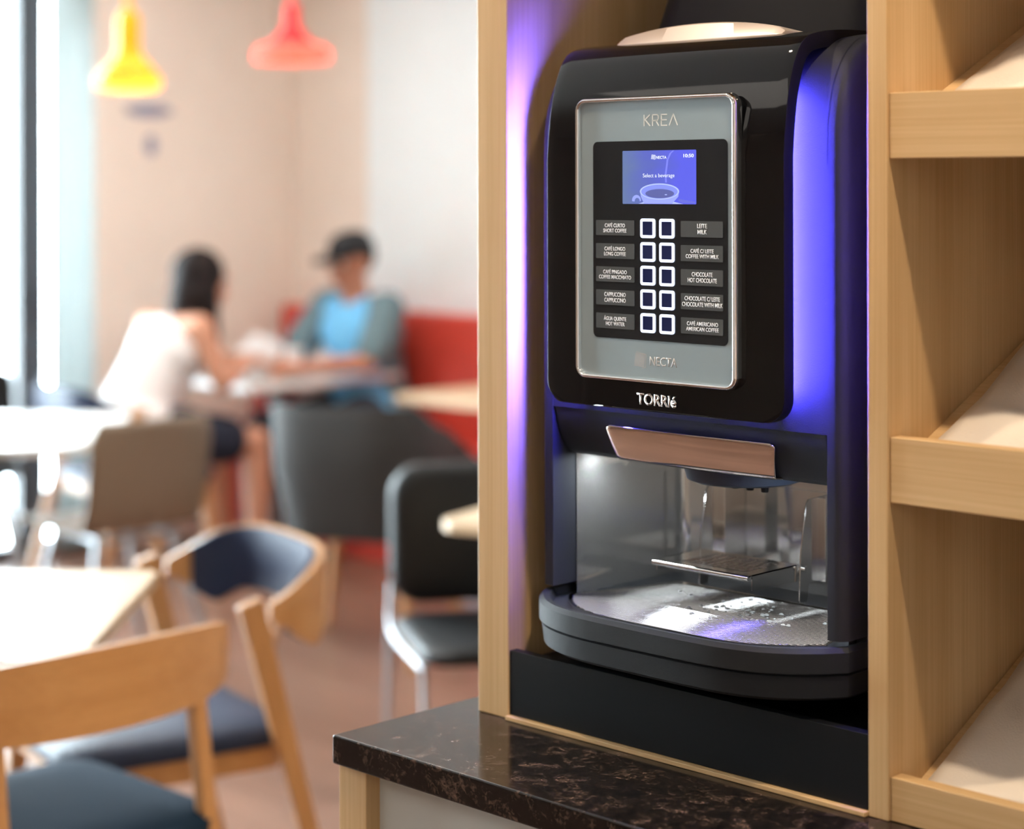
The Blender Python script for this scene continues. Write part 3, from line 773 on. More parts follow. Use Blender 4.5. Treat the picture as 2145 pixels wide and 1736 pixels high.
for x in (cx0-.004, cx1+.003):
    bm = bmesh.new()
    prism(bm, [(1.772, Z(-.340)), (1.704, Z(-.342)), (1.700, Z(-.347)), (1.6895, Z(-.400)), (1.687, Z(-.4505)), (1.690, Z(-.4535)), (1.699, Z(-.4535)), (1.702, Z(-.450)), (1.704, Z(-.434)), (1.772, Z(-.434))], x-.0008, x+.0008, 'X')
    b2 = obj('bracket', bm, M_steel, cs, ORG, bev=.0004)
    bm = bmesh.new(); cone(bm, (x-.004, 1.694, Z(-.4165)), (x+.0045, 1.694, Z(-.4165)), .0034, .0034, 16); box(bm, x-.0002, x+.010, 1.722, 1.7235, Z(-.434), Z(-.342)); 
    obj('hinge_pin', bm, M_chrome, cs, ORG, bev=.0005)

# ================================================================== FURNITURE
def arc_band(plan, zb, zt, th):
    """curved board; plan = outer outline points, zb/zt lists, th thickness towards the inside"""
    bm = bmesh.new(); n = len(plan); rings = []
    for i, p in enumerate(plan):
        p = Vector((p[0], p[1])); t = (Vector(plan[min(i+1, n-1)][:2])-Vector(plan[max(i-1, 0)][:2])).normalized(); nn = Vector((-t.y, t.x))
        q = p+nn*th
        rings.append([bm.verts.new((p.x, p.y, zb[i])), bm.verts.new((p.x*1.01, p.y*1.01, (zb[i]+zt[i])/2)), bm.verts.new((p.x, p.y, zt[i])), bm.verts.new((q.x, q.y, zt[i])), bm.verts.new((q.x, q.y, zb[i]))])
    for a, b in zip(rings, rings[1:]):
        for k in range(5): bm.faces.new((a[k], a[(k+1) % 5], b[(k+1) % 5], b[k]))
    bm.faces.new(rings[0]); bm.faces.new(rings[-1])
    return bm
def seat_pad(w, d, z0, z1, r=.07, y=0, crown=.008):
    bm = bmesh.new(); L_ = []
    for k, (ins, z) in enumerate([(.006, z0), (0, z0+.006), (0, z1-.01), (.012, z1-.002), (.04, z1+crown*.6), (.10, z1+crown)]):
        L_.append([bm.verts.new((p[0], p[1]+y, z)) for p in rrect(-w/2+ins, w/2-ins, -d/2+ins, d/2-ins, max(.02, r-ins*.4), 6)])
    for a, b in zip(L_, L_[1:]):
        for i in range(len(a)): bm.faces.new((a[i], a[(i+1) % len(a)], b[(i+1) % len(a)], b[i]))
    bm.faces.new(L_[0]); bm.faces.new(L_[-1]); return bm

def cover_armchair(name, label, loc, rz, group='wooden chairs with navy leather', bandm=None):
    t = thing(name, label, 'chair', loc, rz, group)
    n = 40; plan = []; zb = []; zt = []
    for i in range(n+1):
        s = -1+2*i/n; a = s*PI/2*.97
        x = .268*math.copysign(abs(math.sin(a))**.72, s); y = .095+.215*abs(math.cos(a))**.62
        plan.append((x, y)); e = abs(s)
        zt.append(.785-.08*e**3); zb.append(.645-.035*math.exp(-((e-.66)/.17)**2)+.03*max(0, (e-.85)/.15))
    obj('backrest', arc_band(plan, zb, zt, -.013), bandm or M_beech, t, ang=50)
    k = 3; inner = [(x*.94, y-.012) for x, y in plan[k:-k]]
    obj('back_cushion', arc_band(inner, [z+.006 for z in zb[k:-k]], [z-.004 for z in zt[k:-k]], -.012), M_navy, t, ang=60)
    obj('seat', seat_pad(.47, .46, .425, .465, y=-.03), M_navy, t, ang=60)
    obj('seat_frame', B((-.20, .20, -.22, -.19, .375, .424), (-.20, .20, .14, .17, .375, .424), (-.21, -.18, -.22, .17, .375, .424), (.18, .21, -.22, .17, .375, .424)), M_beech, t, bev=.003)
    for sx in (-1, 1):
        bm = bmesh.new(); beam(bm, (sx*.272, .275, 0), (sx*.266, .085, .715), .026, .030, .028, .050); obj('leg', bm, M_beech_v, t, bev=.005)
        bm = bmesh.new(); beam(bm, (sx*.225, -.25, 0), (sx*.200, -.205, .424), .024, .024, .03, .04); obj('leg', bm, M_beech_v, t, bev=.005)
    return t
def cover_side(name, label, loc, rz, group='wooden chairs with navy leather'):
    t = thing(name, label, 'chair', loc, rz, group)
    n = 30; plan = []; zb = []; zt = []
    for i in range(n+1):
        s = -1+2*i/n; a = s*math.radians(64); x = .315*math.sin(a)/math.sin(math.radians(64)); y = .205-.13*(1-math.cos(a))/(1-math.cos(math.radians(64)))
        plan.append((x, y)); e = abs(s); zt.append(.775-.035*e*e); zb.append(.640+.022*e**4)
    obj('backrest', arc_band(plan, zb, zt, -.014), M_beech, t, ang=50)
    obj('back_cushion', arc_band([(x*.94, y-.016) for x, y in plan], [z+.006 for z in zb], [z-.003 for z in zt], -.010), M_navy, t, ang=60)
    obj('seat', seat_pad(.47, .46, .425, .462, y=-.03), M_navy_fabric, t, ang=60)
    obj('seat_frame', B((-.20, .20, -.22, -.19, .375, .424), (-.20, .20, .14, .17, .375, .424), (-.21, -.18, -.22, .17, .375, .424), (.18, .21, -.22, .17, .375, .424)), M_beech, t, bev=.003)
    for sx in (-1, 1):
        bm = bmesh.new(); beam(bm, (sx*.200, .245, 0), (sx*.190, .148, .668), .026, .030, .028, .030); obj('leg', bm, M_beech_v, t, bev=.005)
        bm = bmesh.new(); beam(bm, (sx*.215, -.25, 0), (sx*.200, -.205, .424), .024, .024, .03, .04); obj('leg', bm, M_beech_v, t, bev=.005)
    return t
cover_side('dining_chair', 'nearest beech chair with curved wooden back, seen from behind at lower left', (-2.79, 1.735, 0), math.radians(-90))
cover_armchair('dining_armchair', 'beech armchair with navy leather wraparound back, beside the pale wooden table', (-3.185, 2.225, 0), math.radians(-13.6))
cover_armchair('dining_armchair', 'navy-backed armchair that the woman in white sits on', (-6.02, 4.09, 0), math.radians(172), bandm=M_navy)

def RF(r, f): return (-.701*f+.713*r, .713*f+.701*r)
def table(name, label, cx, cy, rz, w, d, m, foot='round', z=.74, r=.05, th=.025, group=None):
    t = thing(name, label, 'table', (cx, cy, 0), rz, group)
    bm = PR(rrect(-w/2, w/2, -d/2, d/2, r), z-th, z); obj('tabletop', bm, m, t, bev=.003)
    ms = M_steel2
    bm = bmesh.new(); lathe(bm, [(.032, .02), (.032, z-th-.004)], (0, 0, 0), 20); obj('column', bm, ms, t)
    bm = bmesh.new(); lathe(bm, [(.22, 0), (.22, .006), (.20, .012), (.04, .022)], (0, 0, 0), 40); obj('foot_plate', bm, ms, t)
    bm = B((-.15, .15, -.03, .03, z-th-.006, z-th-.0005), (-.03, .03, -.15, .15, z-th-.006, z-th-.0005)); obj('top_bracket', bm, ms, t)
    return t
M_steel2 = mat('brushed_grey_metal', (.36, .37, .39), .4, .9)
x, y = RF(-1.06, 3.46)
table('dining_table', 'pale wooden table at the left edge beside the two beech chairs', x, y, YAW, .72, .72, M_table, r=.03)
x, y = RF(-1.70, 6.05)
table('cafe_table', 'white square table at the left edge behind the beige shell chair', x, y, YAW, .86, .86, M_white_table, r=.10)
TBX, TBY = -6.20, 4.93
table('cafe_table', 'white table the couple sit at, scattered with papers and cups', TBX, TBY, 0, .70, .78, M_white_table, r=.03)
x, y = RF(.02, 7.05)
table('cafe_table', 'pale wooden table in front of the red bench, beside the cabinet edge', x, y, 0, .66, .66, M_table, r=.04)
x, y = RF(.20, 4.42)
table('cafe_table', 'small pale table peeking out from behind the cabinet, before the black chair', x, y, .25, .62, .45, M_table, r=.06)

# beige shell chair (faces the white table)
def shell_chair(label, loc, rz, m, legm):
    t = thing('shell_chair', label, 'chair', loc, rz)
    bm = bmesh.new(); nx, ns = 18, 26; g = []
    prof = bez([(0, -.23, .44), (0, -.20, .455), (0, -.05, .445), (0, .12, .445), (0, .20, .475), (0, .235, .56), (0, .255, .70), (0, .268, .80)], 4)
    for i, p in enumerate(prof):
        f = i/(len(prof)-1); hw = .215 if f < .9 else .215-.03*((f-.9)/.1)**2; row = []
        for k in range(nx+1):
            s = -1+2*k/nx; c = .035*s*s
            if f < .5: row.append(bm.verts.new((hw*s, p.y, p.z+c*.4)))
            else: row.append(bm.verts.new((hw*s, p.y-c*1.4, p.z)))
        g.append(row)
    for a, b in zip(g, g[1:]):
        for k in range(nx): bm.faces.new((a[k], a[k+1], b[k+1], b[k]))
    o = obj('shell', bm, m, t, ang=80); s = o.modifiers.new('t', 'SOLIDIFY'); s.thickness = .012
    for sx in (-1, 1):
        for sy in (-1, 1):
            bm = bmesh.new(); cone(bm, (sx*.23, sy*.21+.0, 0), (sx*.13, sy*.12, .435), .011, .015, 12); obj('leg', bm, legm, t)
    bm = bmesh.new(); tube(bm, [(-.13, -.12, .43), (.13, -.12, .43), (.13, .12, .43), (-.13, .12, .43), (-.13, -.12, .43)], .009, 8); obj('under_frame', bm, legm, t)
    return t
x, y = RF(-1.24, 6.0)
shell_chair('beige shell chair with its back turned, beside the white table at left', (x, y, 0), math.radians(-92), M_beigeshell, M_steel2)
# dark chair at far left behind the white table
x, y = RF(-2.05, 7.15)
shell_chair('dark chair cut by the left edge, behind the white table', (x, y, 0), YAW+math.radians(20), M_blackseat, M_steel2)

# grey tub armchair
def tub_chair(label, loc, rz):
    t = thing('tub_chair', label, 'armchair', loc, rz)
    n = 44; A = math.radians(140); bm = bmesh.new(); rings = []
    for i in range(n+1):
        s = -1+2*i/n; a = s*A
        for_ = 0
        x = .275*math.copysign(abs(math.sin(min(abs(a), PI/2)))**.6, a); y = .25*math.cos(a)**.55 if abs(a) < PI/2 else -.34*(abs(a)-PI/2)
        e = abs(s); zt = .81-.22*max(0, (e-.40)/.60)**1.1; zb = .42
        sc = .86
        px = [(x*sc, y*sc, zb), (x, y, (zb+zt)/2), (x*1.02, y*1.02, zt-.02), (x*.99, y*.99, zt), (x*.90, y*.90, zt-.005), (x*.84, y*.84, zt-.04), (x*.76, y*.76, zb)]
        rings.append([bm.verts.new(p) for p in px])
    for a, b in zip(rings, rings[1:]):
        for k in range(6): bm.faces.new((a[k], a[k+1], b[k+1], b[k]))
        bm.faces.new((a[6], a[0], b[0], b[6]))
    bm.faces.new(rings[0]); bm.faces.new(rings[-1])
    obj('shell', bm, M_greytub, t, ang=70)
    obj('seat', seat_pad(.46, .46, .385, .46, y=-.02, r=.12), M_greytub, t, ang=60)
    for sx in (-1, 1):
        for sy in (-1, 1):
            bm = bmesh.new(); cone(bm, (sx*.25, sy*.23, 0), (sx*.17, sy*.15, .39), .012, .021, 14); obj('leg', bm, M_beech_v, t)
    return t
x, y = RF(-.47, 6.25)
tub_chair('dark grey felt tub armchair on wooden legs, in the middle of the room', (x, y, 0), math.radians(205))

# black chair near the cabinet edge with chrome tube legs
x, y = RF(-.02, 4.72)
t = thing('lounge_chair', 'black padded chair on a chrome tube frame, half hidden by the cabinet', 'chair', (x, y, 0), YAW+math.radians(14))
bm = bmesh.new()
L_ = []
for y_, ins in ((.16, .03), (.172, .008), (.20, 0), (.228, .008), (.24, .03)):
    L_.append([bm.verts.new((p[0], y_+.05*(p[1]-.45), p[1])) for p in rrect(-.25+ins, .25-ins, .445+ins, .80-ins, .085, 6)])
for a, b in zip(L_, L_[1:]):
    for i in range(len(a)): bm.faces.new((a[i], a[(i+1) % len(a)], b[(i+1) % len(a)], b[i]))
bm.faces.new(L_[0]); bm.faces.new(L_[-1])
obj('backrest', bm, M_blackseat, t, ang=50)
obj('seat', seat_pad(.50, .46, .395, .43, y=-.04, r=.08, crown=.004), M_blackseat, t, ang=60)
for sx in (-1, 1):
    bm = bmesh.new(); q = bez([(sx*.245, .20, .50), (sx*.25, .16, .385), (sx*.25, -.20, .385), (sx*.25, -.235, .36), (sx*.25, -.26, .03), (sx*.25, -.22, .011), (sx*.25, .20, .011), (sx*.25, .24, .03), (sx*.25, .20, .385)], 5)
    tube(bm, q, .008, 10); obj('leg', bm, M_steel2, t)

# red bench along the far wall
bn = thing('banquette', 'red upholstered wall bench along the white far wall', 'bench', (-4.6, 5.25, 0))
O = (-4.6, 5.25, 0)
obj('backrest', B((-6.80, -2.6, 5.43, 5.53, .40, .975)), M_red, bn, O, .02, 3)
obj('seat', B((-6.80, -2.6, 5.02, 5.425, .34, .46)), M_red, bn, O, .025, 3)
obj('plinth', B((-6.80, -2.6, 5.10, 5.53, 0, .339)), M_red, bn, O, .002)
# cushions
def cushion(label, x, y, z, m, rx=.19, tilt=.25):
    bm = bmesh.new(); bmesh.ops.create_uvsphere(bm, u_segments=24, v_segments=16, radius=1)
    for v in bm.verts:
        c = v.co; k = 1
        sx = math.copysign(abs(c.x)**.6, c.x); sz = math.copysign(abs(c.z)**.6, c.z)
        v.co = Vector((sx*rx, c.y*.06*(1-.4*max(abs(sx), abs(sz))**4), sz*rx))
    bmesh.ops.rotate(bm, verts=bm.verts, cent=(0, 0, 0), matrix=Matrix.Rotation(-tilt, 3, 'X'))
    o = obj('cushion', bm, m, ang=80); o.location = (x, y, z); tag(o, label, 'cushion', 'scatter cushions on the red bench'); return o
M_cw = mat('white_patterned_cushion', (.72, .60, .56), .9, var=.25, vscale=9); M_cr = mat('red_cushion', (.45, .09, .08), .9)
cushion('white cushion on the red bench, nearest the corner', -6.70, 5.31, .655, M_cw, .12)
cushion('white cushion on the red bench, next to the man', -6.40, 5.31, .655, M_cw, .12)
cushion('red cushion between the two white cushions on the bench', -6.55, 5.18, .60, M_cr, .10, .35)

# things on the couple's table
random.seed(11); TZ = .7405
def cup(label, x, y):
    t = thing('cup', label, 'cup', (x, y, TZ), 0, 'cups on the couple\'s table')
    bm = bmesh.new(); lathe(bm, [(.022, 0), (.026, .004), (.036, .06), (.040, .085), (.036, .085), (.032, .055), (.02, .008)], n=24); obj('bowl', bm, M_white, t)
    bm = bmesh.new(); tube(bm, bez([(.036, 0, .07), (.06, 0, .065), (.058, 0, .035), (.032, 0, .025)], 4), .004, 8); obj('handle', bm, M_white, t)
cup('white cup on the couple\'s table nearest the woman', TBX+.12, TBY-.20)
cup('white cup on the couple\'s table nearest the man', TBX+.18, TBY+.10)
for i, (dx, dy, a, lab) in enumerate([(-.12, -.12, .2, 'white sheet of paper on the couple\'s table, woman\'s side'), (.05, .17, -.3, 'white sheet of paper on the couple\'s table, man\'s side'), (.10, -.03, .8, 'white sheet of paper in the middle of the couple\'s table')]):
    bm = bmesh.new(); n = 8; g = [[bm.verts.new((-.10+.2*p/n, -.14+.28*q/n, .004*math.sin(p*.6)*math.sin(q*.5)+.003*(i+1)+.004)) for q in range(n+1)] for p in range(n+1)]
    for p in range(n):
        for q in range(n): bm.faces.new((g[p][q], g[p+1][q], g[p+1][q+1], g[p][q+1]))
    o = obj('paper', bm, M_white, ang=80); o.location = (TBX+dx, TBY+dy, TZ-.005); o.rotation_euler = (0, 0, a); s = o.modifiers.new('t', 'SOLIDIFY'); s.thickness = .001
    tag(o, lab, 'paper', 'papers on the couple\'s table')
# crumpled bag
def plate(label, x, y):
    bm = bmesh.new(); lathe(bm, [(.05, 0), (.06, .003), (.10, .016), (.098, .018), (.06, .006)], n=40); o = obj('plate', bm, M_white, ang=50); o.location = (x, y, TZ); tag(o, label, 'plate', 'plates on the couple\'s table')
plate('white plate on the couple\'s table by the far corner', TBX-.22, TBY+.27)
plate('white plate on the couple\'s table beside the woman', TBX-.24, TBY-.26)
for i, (dx, dy, lab) in enumerate([(.20, -.07, 'white paper cup in the middle of the couple\'s table'), (-.02, .27, 'white paper cup in front of the man')]):
    bm = bmesh.new(); lathe(bm, [(.026, 0), (.028, .002), (.036, .105), (.038, .105), (.038, .112), (.030, .118)], n=28); o = obj('paper_cup', bm, M_white, ang=40); o.location = (TBX+dx, TBY+dy, TZ); tag(o, lab, 'cup', 'paper cups on the couple\'s table')
bm = bmesh.new(); bmesh.ops.create_icosphere(bm, subdivisions=4, radius=.09)
for v in bm.verts: v.co = v.co*(1+.35*noise.noise(v.co*22)); v.co.z = max(v.co.z*.95, -.052)
o = obj('paper_bag', bm, M_whitetop, ang=60); o.location = (TBX-.10, TBY+.0, TZ+.062); tag(o, 'crumpled white paper bag in the middle of the couple\'s table', 'bag')

# pendants
def pendant(name, label, px, py_bot, f, prof, band, m, band_m, cord_r, bulb_z, bulb_r, power):
    r = (px-1072.5)/4032*f; x, y = RF(r, f); z = CZ+(390-py_bot)/4032*f
    t = thing(name, label, 'pendant lamp', (x, y, z), 0, 'pendant lamps over the cafe tables')
    bm = bmesh.new(); lathe(bm, prof, n=48, cap=False); o = obj('lamp_shade', bm, m, t, ang=50); q = o.modifiers.new('t', 'SOLIDIFY'); q.thickness = .002
    bm = bmesh.new(); lathe(bm, band, n=48, cap=False); o = obj('lower_rim', bm, band_m, t, ang=50); q = o.modifiers.new('t', 'SOLIDIFY'); q.thickness = .002
    plabel(o, 'glowing translucent lower rim')
    bm = bmesh.new(); cone(bm, (0, 0, prof[-1][1]-.01), (0, 0, CEIL-z), cord_r, cord_r, 10); obj('cord', bm, m, t)
    bm = bmesh.new(); lathe(bm, [(.045, CEIL-z-.025), (.05, CEIL-z-.001)], n=24); obj('ceiling_rose', bm, m, t)
    bm = bmesh.new(); bmesh.ops.create_uvsphere(bm, u_segments=20, v_segments=12, radius=bulb_r); bmesh.ops.translate(bm, verts=bm.verts, vec=(0, 0, bulb_z)); obj('bulb', bm, M_bulb, t)
    return t
pendant('pendant_lamp', 'yellow bottle-shaped pendant lamp near the window', 270, 187, 6.5,
        [(.108, .040), (.096, .062), (.062, .098), (.044, .122), (.039, .15), (.039, .235), (.030, .262), (.012, .268)],
        [(.088, .0), (.103, .008), (.109, .024), (.108, .040)], M_yellow, shade_mat('yellow_diffuser', (1, .66, .14), .6), .012, .055, .035, 8)
pendant('pendant_lamp', 'red wide-brimmed pendant lamp left of the white wall', 613, 128, 7.0,
        [(.088, .062), (.062, .085), (.038, .113), (.027, .135), (.024, .205), (.012, .212)],
        [(.135, .0), (.139, .010), (.136, .038), (.122, .054), (.088, .062)], M_redshade, shade_mat('pink_diffuser', (1, .30, .25), .75), .005, .050, .035, 8)

# ================================================================== PEOPLE
def blob(caps, ells, voxel, sm, it=6):
    bm = bmesh.new()
    for p0, r0, p1, r1 in caps: cone(bm, p0, p1, r0, r1, 20, True)
    for c, rad, rot in ells:
        R_ = rot if rot else Matrix.Identity(3)
        for v in bmesh.ops.create_uvsphere(bm, u_segments=24, v_segments=16, radius=1)['verts']: v.co = R_ @ Vector((v.co.x*rad[0], v.co.y*rad[1], v.co.z*rad[2])) + Vector(c)
    me = bpy.data.meshes.new('tmp'); bmesh.ops.recalc_face_normals(bm, faces=bm.faces); bm.to_mesh(me); bm.free()
    o = bpy.data.objects.new('tmp', me); C.objects.link(o)
    r = o.modifiers.new('r', 'REMESH'); r.mode = 'VOXEL'; r.voxel_size = voxel; r.use_smooth_shade = True
    s = o.modifiers.new('s', 'SMOOTH'); s.factor = sm; s.iterations = it
    dg = bpy.context.evaluated_depsgraph_get(); res = bpy.data.meshes.new_from_object(o.evaluated_get(dg))
    bpy.data.objects.remove(o); bpy.data.meshes.remove(me)
    return res
def mobj(name, me, m, parent):
    me.materials.clear(); me.materials.append(m)
    for p in me.polygons: p.use_smooth = True
    o = bpy.data.objects.new(name, me); C.objects.link(o); o.parent = parent; return o

def hand(caps, ells, wrist, fwd, side, up, curl=.5):
    """palm + four unequal bent fingers + thumb. side points to the thumb side"""
    w_ = Vector(wrist); f = Vector(fwd).normalized(); s = Vector(side); s = (s-f*s.dot(f)).normalized(); u = f.cross(s) if Vector(up).dot(f.cross(s)) > 0 else -f.cross(s)
    Rm = Matrix((s, f, u)).transposed()
    ells.append((w_+f*.048, (.040, .050, .015), Rm))
    caps.append((w_, .024, w_+f*.03, .022))
    for k, L0 in zip((1.5, .5, -.5, -1.5), (.068, .076, .070, .056)):
        b = w_+f*.088+s*.0185*k; a1 = curl*.35; d1 = (f*math.cos(a1)-u*math.sin(a1)); p1 = b+d1*L0*.45
        a2 = curl*.95; d2 = f*math.cos(a2)-u*math.sin(a2); p2 = p1+d2*L0*.32
        a3 = curl*1.4; d3 = f*math.cos(a3)-u*math.sin(a3); p3 = p2+d3*L0*.26
        caps += [(b-f*.012, .0095, p1, .0086), (p1, .0086, p2, .0080), (p2, .0080, p3, .0070)]
    b = w_+f*.028+s*.030; p1 = b+(f*.7+s*.75-u*.2).normalized()*.034; p2 = p1+(f*.95+s*.25-u*.3).normalized()*.028
    caps += [(b-s*.012, .013, p1, .011), (p1, .011, p2, .0085)]

def person(name, label, base, J, yaw, skin, cloth, hair_fn, female):
    """J: joints in local coordinates (facing +Y), base: world location"""
    t = thing(name, label, 'person', base, yaw)
    V = Vector; caps = []; ells = []
    pel, spn, chs, nck, hd = [V(J[k]) for k in ('pelvis', 'spine', 'chest', 'neck', 'head')]
    k = .92 if female else 1.0
    caps += [(pel, .125*k, spn, .112*k), (spn, .112*k, chs, .125*k), (chs, .09, nck, .058*k), (nck, .056*k, hd-V((0, .0, .05)), .056*k)]
    ells += [(chs, (.165*k, .10, .12), None), (pel, (.165, .125, .12), None)]
    for s in ('L', 'R'):
        sh_, el, wr = V(J['sh'+s]), V(J['el'+s]), V(J['wr'+s])
        caps += [(chs+V((0, 0, .06)), .07*k, sh_, .056*k), (sh_, .052*k, el, .040*k), (el, .040*k, wr, .026*k)]
        hand(caps, ells, wr, V(J['hd'+s]), V((1 if s == 'L' else -1, .2, .3)), V((0, 0, 1)), .8)
        hp, kn, an = V(J['hp'+s]), V(J['kn'+s]), V(J['an'+s])
        caps += [(pel, .11, hp, .10*k), (hp, .088*k, kn, .058*k), (kn, .056*k, kn.lerp(an, .35), .056*k), (kn.lerp(an, .35), .056*k, an, .036*k), (an, .036, an+V((0, .02, -.04)), .036), (an+V((0, .0, -.045)), .032, an+V((0, .15, -.055)), .026)]
    # head: skull, jaw, nose, ears, brow
    R_ = Matrix.Rotation(J.get('nod', 0), 3, 'X')
    def H(x, y, z): return hd+R_ @ V((x, y, z))
    ells += [(H(0, -.012, .030), (.076, .095, .090), R_), (H(0, .025, -.035), (.058, .068, .072), R_), (H(0, .052, -.075), (.030, .030, .025), R_), (H(.03, .05, -.01), (.03, .035, .03), R_), (H(-.03, .05, -.01), (.03, .035, .03), R_)]
    caps += [(H(0, .082, .018), .010, H(0, .104, -.018), .015)]
    for sx in (-1, 1):
        ells.append((H(sx*.078, -.01, -.005), (.010, .020, .032), R_)); ells.append((H(sx*.014, .094, -.020), (.009, .010, .007), R_))
        ells.append((H(sx*.032, .076, .034), (.024, .012, .008), R_))
    body = mobj('body', blob(caps, ells, .0065, .5, 3), skin, t)
    for sx in (-1, 1):
        b = bmesh.new(); bmesh.ops.create_uvsphere(b, u_segments=16, v_segments=10, radius=.0125); bmesh.ops.translate(b, verts=b.verts, vec=H(sx*.031, .074, .015)); obj('eye', b, M_eye, body)
        b = bmesh.new(); bmesh.ops.create_uvsphere(b, u_segments=12, v_segments=8, radius=.0065); bmesh.ops.translate(b, verts=b.verts, vec=H(sx*.031, .083, .015)); obj('iris', b, M_iris, body)
    mobj('lips', blob([(H(-.018, .083, -.050), .006, H(0, .090, -.048), .008), (H(.018, .083, -.050), .006, H(0, .090, -.048), .008)], [], .002, .5, 4), M_lip, body)
    hair_fn(t, H, R_, hd)
    cloth(t, J, V, k)
    return t

# man : facing -Y (yaw pi), seated on the red bench
def man_cloth(t, J, V, k):
    pel, spn, chs, nck = [V(J[q]) for q in ('pelvis', 'spine', 'chest', 'neck')]
    caps = [(pel+V((0, 0, .03)), .150, spn, .142), (spn, .142, chs, .142)]; ells = [(chs, (.19, .125, .14), None), (pel+V((0, 0, .03)), (.19, .15, .12), None)]
    for s in ('L', 'R'):
        sh_, el = V(J['sh'+s]), V(J['el'+s]); caps += [(chs+V((0, 0, .065)), .078, sh_, .070), (sh_, .068, sh_.lerp(el, .72), .064)]
    mobj('shirt', blob(caps, ells, .008, .5, 6), M_blueshirt, t)
    B_ = V((0, -.032, 0)); c2 = [(a+B_, r+.006, b+B_, q+.006) for a, r, b, q in caps[:2]]; e2 = [(c+B_, tuple(x+.008 for x in r), m_) for c, r, m_ in ells]
    for s in ('L', 'R'):
        sh_, el = V(J['sh'+s]), V(J['el'+s]); c2 += [(chs+B_+V((0, 0, .065)), .080, sh_, .077), (sh_, .076, sh_.lerp(el, .80), .070)]
    mobj('shirt_shade', blob(c2, e2, .008, .5, 6), M_shirt_shade, t)  # added layer: shade on the shirt's back and sleeves, put into colour
    caps = [(pel+V((0, 0, .0)), .145, pel+V((0, .02, -.03)), .14)]
    for s in ('L', 'R'):
        hp, kn, an = V(J['hp'+s]), V(J['kn'+s]), V(J['an'+s]); caps += [(pel, .12, hp, .11), (hp, .102, kn, .074), (kn, .074, an+V((0, 0, .05)), .055)]
    mobj('trousers', blob(caps, [], .009, .5, 6), M_trouser, t)
    for s in ('L', 'R'):
        an = V(J['an'+s]); mobj('shoe', blob([(an+V((0, -.02, -.04)), .043, an+V((0, .14, -.05)), .036)], [], .006, .5, 4), M_shoe, t)
def man_hair(t, H, R_, hd):
    mobj('hair', blob([], [(H(0, -.030, .028), (.082, .088, .085), R_)], .005, .5, 3), M_hair, t)
    b = bmesh.new(); prof = [(.088, .040), (.090, .055), (.086, .085), (.070, .112), (.045, .128), (.015, .134)]
    lathe(b, prof, (0, 0, 0), 32)
    for v in b.verts: v.co.y = v.co.y*1.14-.012; v.co = R_ @ v.co+hd
    cp_ = obj('cap', b, M_cap, t, ang=60)
    b = bmesh.new(); n = 16; A_ = []; B_ = []
    for i in range(n+1):
        a = math.radians(20+140*i/n); A_.append((.086*math.cos(a), .098*math.sin(a)-.012, .044)); B_.append((.082*math.cos(a), .098+.075*math.sin(a), .042-.02*math.sin(a)+.012))
    for dz in (0, .004):
        pass
    va = [b.verts.new(R_ @ V3(p)+hd) for p in A_]; vb = [b.verts.new(R_ @ V3(p)+hd) for p in B_]
    for i in range(n): b.faces.new((va[i], va[i+1], vb[i+1], vb[i]))
    o = obj('cap_brim', b, M_cap, cp_, ang=80); s = o.modifiers.new('t', 'SOLIDIFY'); s.thickness = .004
V3 = Vector
JM = dict(pelvis=(0, 0, .565), spine=(0, .02, .72), chest=(0, .045, .90), neck=(0, .055, 1.045), head=(0, .085, 1.185), nod=-.18,
          shL=(-.185, .05, 1.0), elL=(-.245, .20, .80), wrL=(-.10, .395, .785), hdL=(.45, .6, 0),
          shR=(.185, .05, 1.0), elR=(.245, .19, .80), wrR=(.06, .405, .785), hdR=(-.5, .5, .05),
          hpL=(-.10, .10, .55), knL=(-.11, .46, .52), anL=(-.12, .46, .09), hpR=(.10, .10, .55), knR=(.12, .46, .52), anR=(.13, .48, .09))
# yaw pi turns local +Y to world -Y
person('person', 'man in black cap and light blue shirt on the red bench, arms on table', (-6.02, 5.262, 0), JM, PI, M_skin2, man_cloth, man_hair, False)

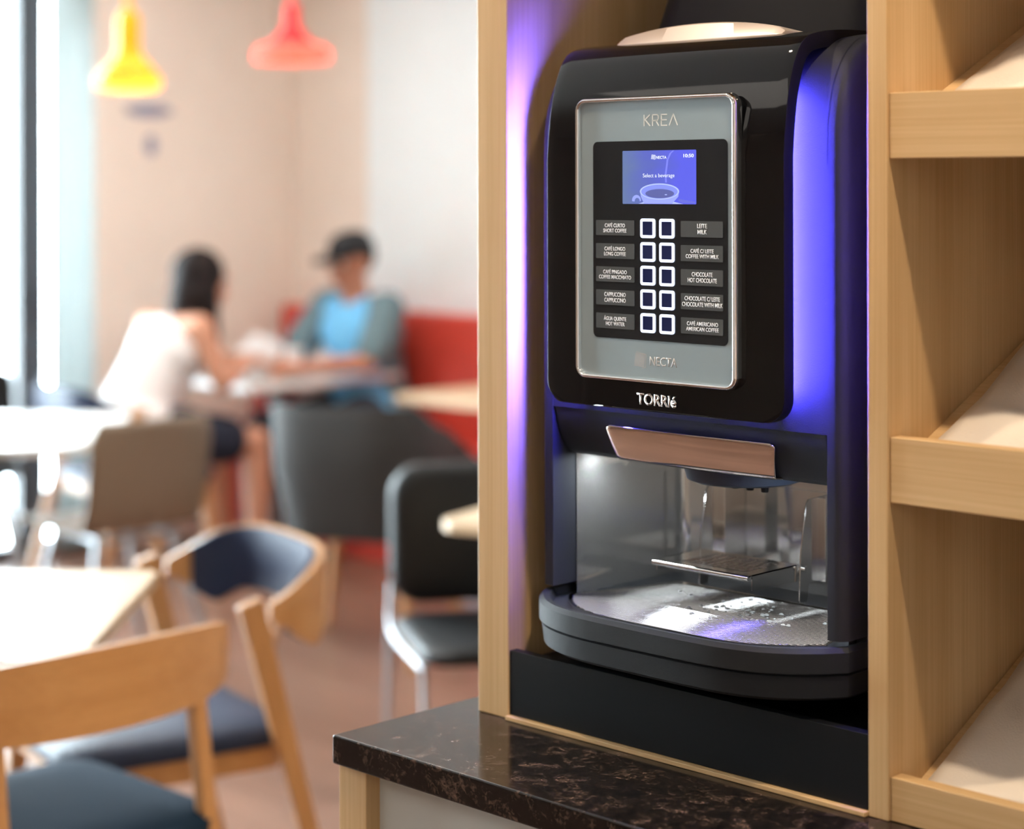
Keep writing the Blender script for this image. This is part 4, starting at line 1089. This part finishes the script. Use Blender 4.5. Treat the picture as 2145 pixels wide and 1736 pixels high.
def woman_cloth(t, J, V, k):
    pel, spn, chs, nck = [V(J[q]) for q in ('pelvis', 'spine', 'chest', 'neck')]
    caps = [(pel+V((0, 0, .05)), .135, spn, .125), (spn, .125, chs, .13)]; ells = [(chs+V((0, -.01, 0)), (.165, .115, .125), None), (pel+V((0, -.01, .05)), (.17, .14, .10), None)]
    for s in ('L', 'R'):
        sh_ = V(J['sh'+s]); caps += [(chs+V((0, -.01, .055)), .074, sh_.lerp(chs, .55), .058)]
    mobj('top', blob(caps, ells, .008, .5, 6), M_whitetop, t)
    caps = [(pel, .145, pel+V((0, .02, -.02)), .14)]
    for s in ('L', 'R'):
        hp, kn = V(J['hp'+s]), V(J['kn'+s]); caps += [(pel, .12, hp, .11), (hp, .10, hp.lerp(kn, .62), .090)]
    mobj('skirt', blob(caps, [(pel+V((0, .12, -.02)), (.19, .18, .085), None)], .009, .5, 6), M_darkskirt, t)
    for s in ('L', 'R'):
        an = V(J['an'+s]); mobj('shoe', blob([(an+V((0, -.02, -.045)), .038, an+V((0, .13, -.055)), .031)], [], .006, .5, 4), M_shoe, t)
def woman_hair(t, H, R_, hd):
    mobj('hair', blob([(H(0, -.05, .0), .075, H(.01, -.075, -.10), .060), (H(.05, -.03, .02), .05, H(.075, -.01, -.12), .038), (H(-.05, -.03, .02), .05, H(-.075, -.01, -.12), .038), (H(.075, -.01, -.10), .036, H(.085, .02, -.19), .022)],
                      [(H(0, -.028, .042), (.094, .100, .094), R_), (H(0, -.055, -.03), (.088, .065, .08), R_)], .006, .5, 4), M_hair, t)
JW = dict(pelvis=(0, 0, .565), spine=(0, .055, .70), chest=(0, .155, .84), neck=(0, .235, .955), head=(0, .305, 1.07), nod=-.16,
          shL=(-.155, .18, .925), elL=(-.20, .30, .765), wrL=(-.10, .50, .785), hdL=(.3, .8, 0),
          shR=(.155, .18, .925), elR=(.215, .23, .735), wrR=(.10, .44, .79), hdR=(-.3, .8, 0),
          hpL=(-.09, .10, .545), knL=(-.10, .42, .52), anL=(-.09, .46, .09), hpR=(.09, .10, .545), knR=(.15, .43, .50), anR=(.15, .44, .09))
pw = person('person', 'dark-haired woman in a white sleeveless top leaning towards the man', (-6.02, 4.11, 0), JW, 0, M_skin, woman_cloth, woman_hair, True)
pw.scale = (1.05, 1.05, 1.05)
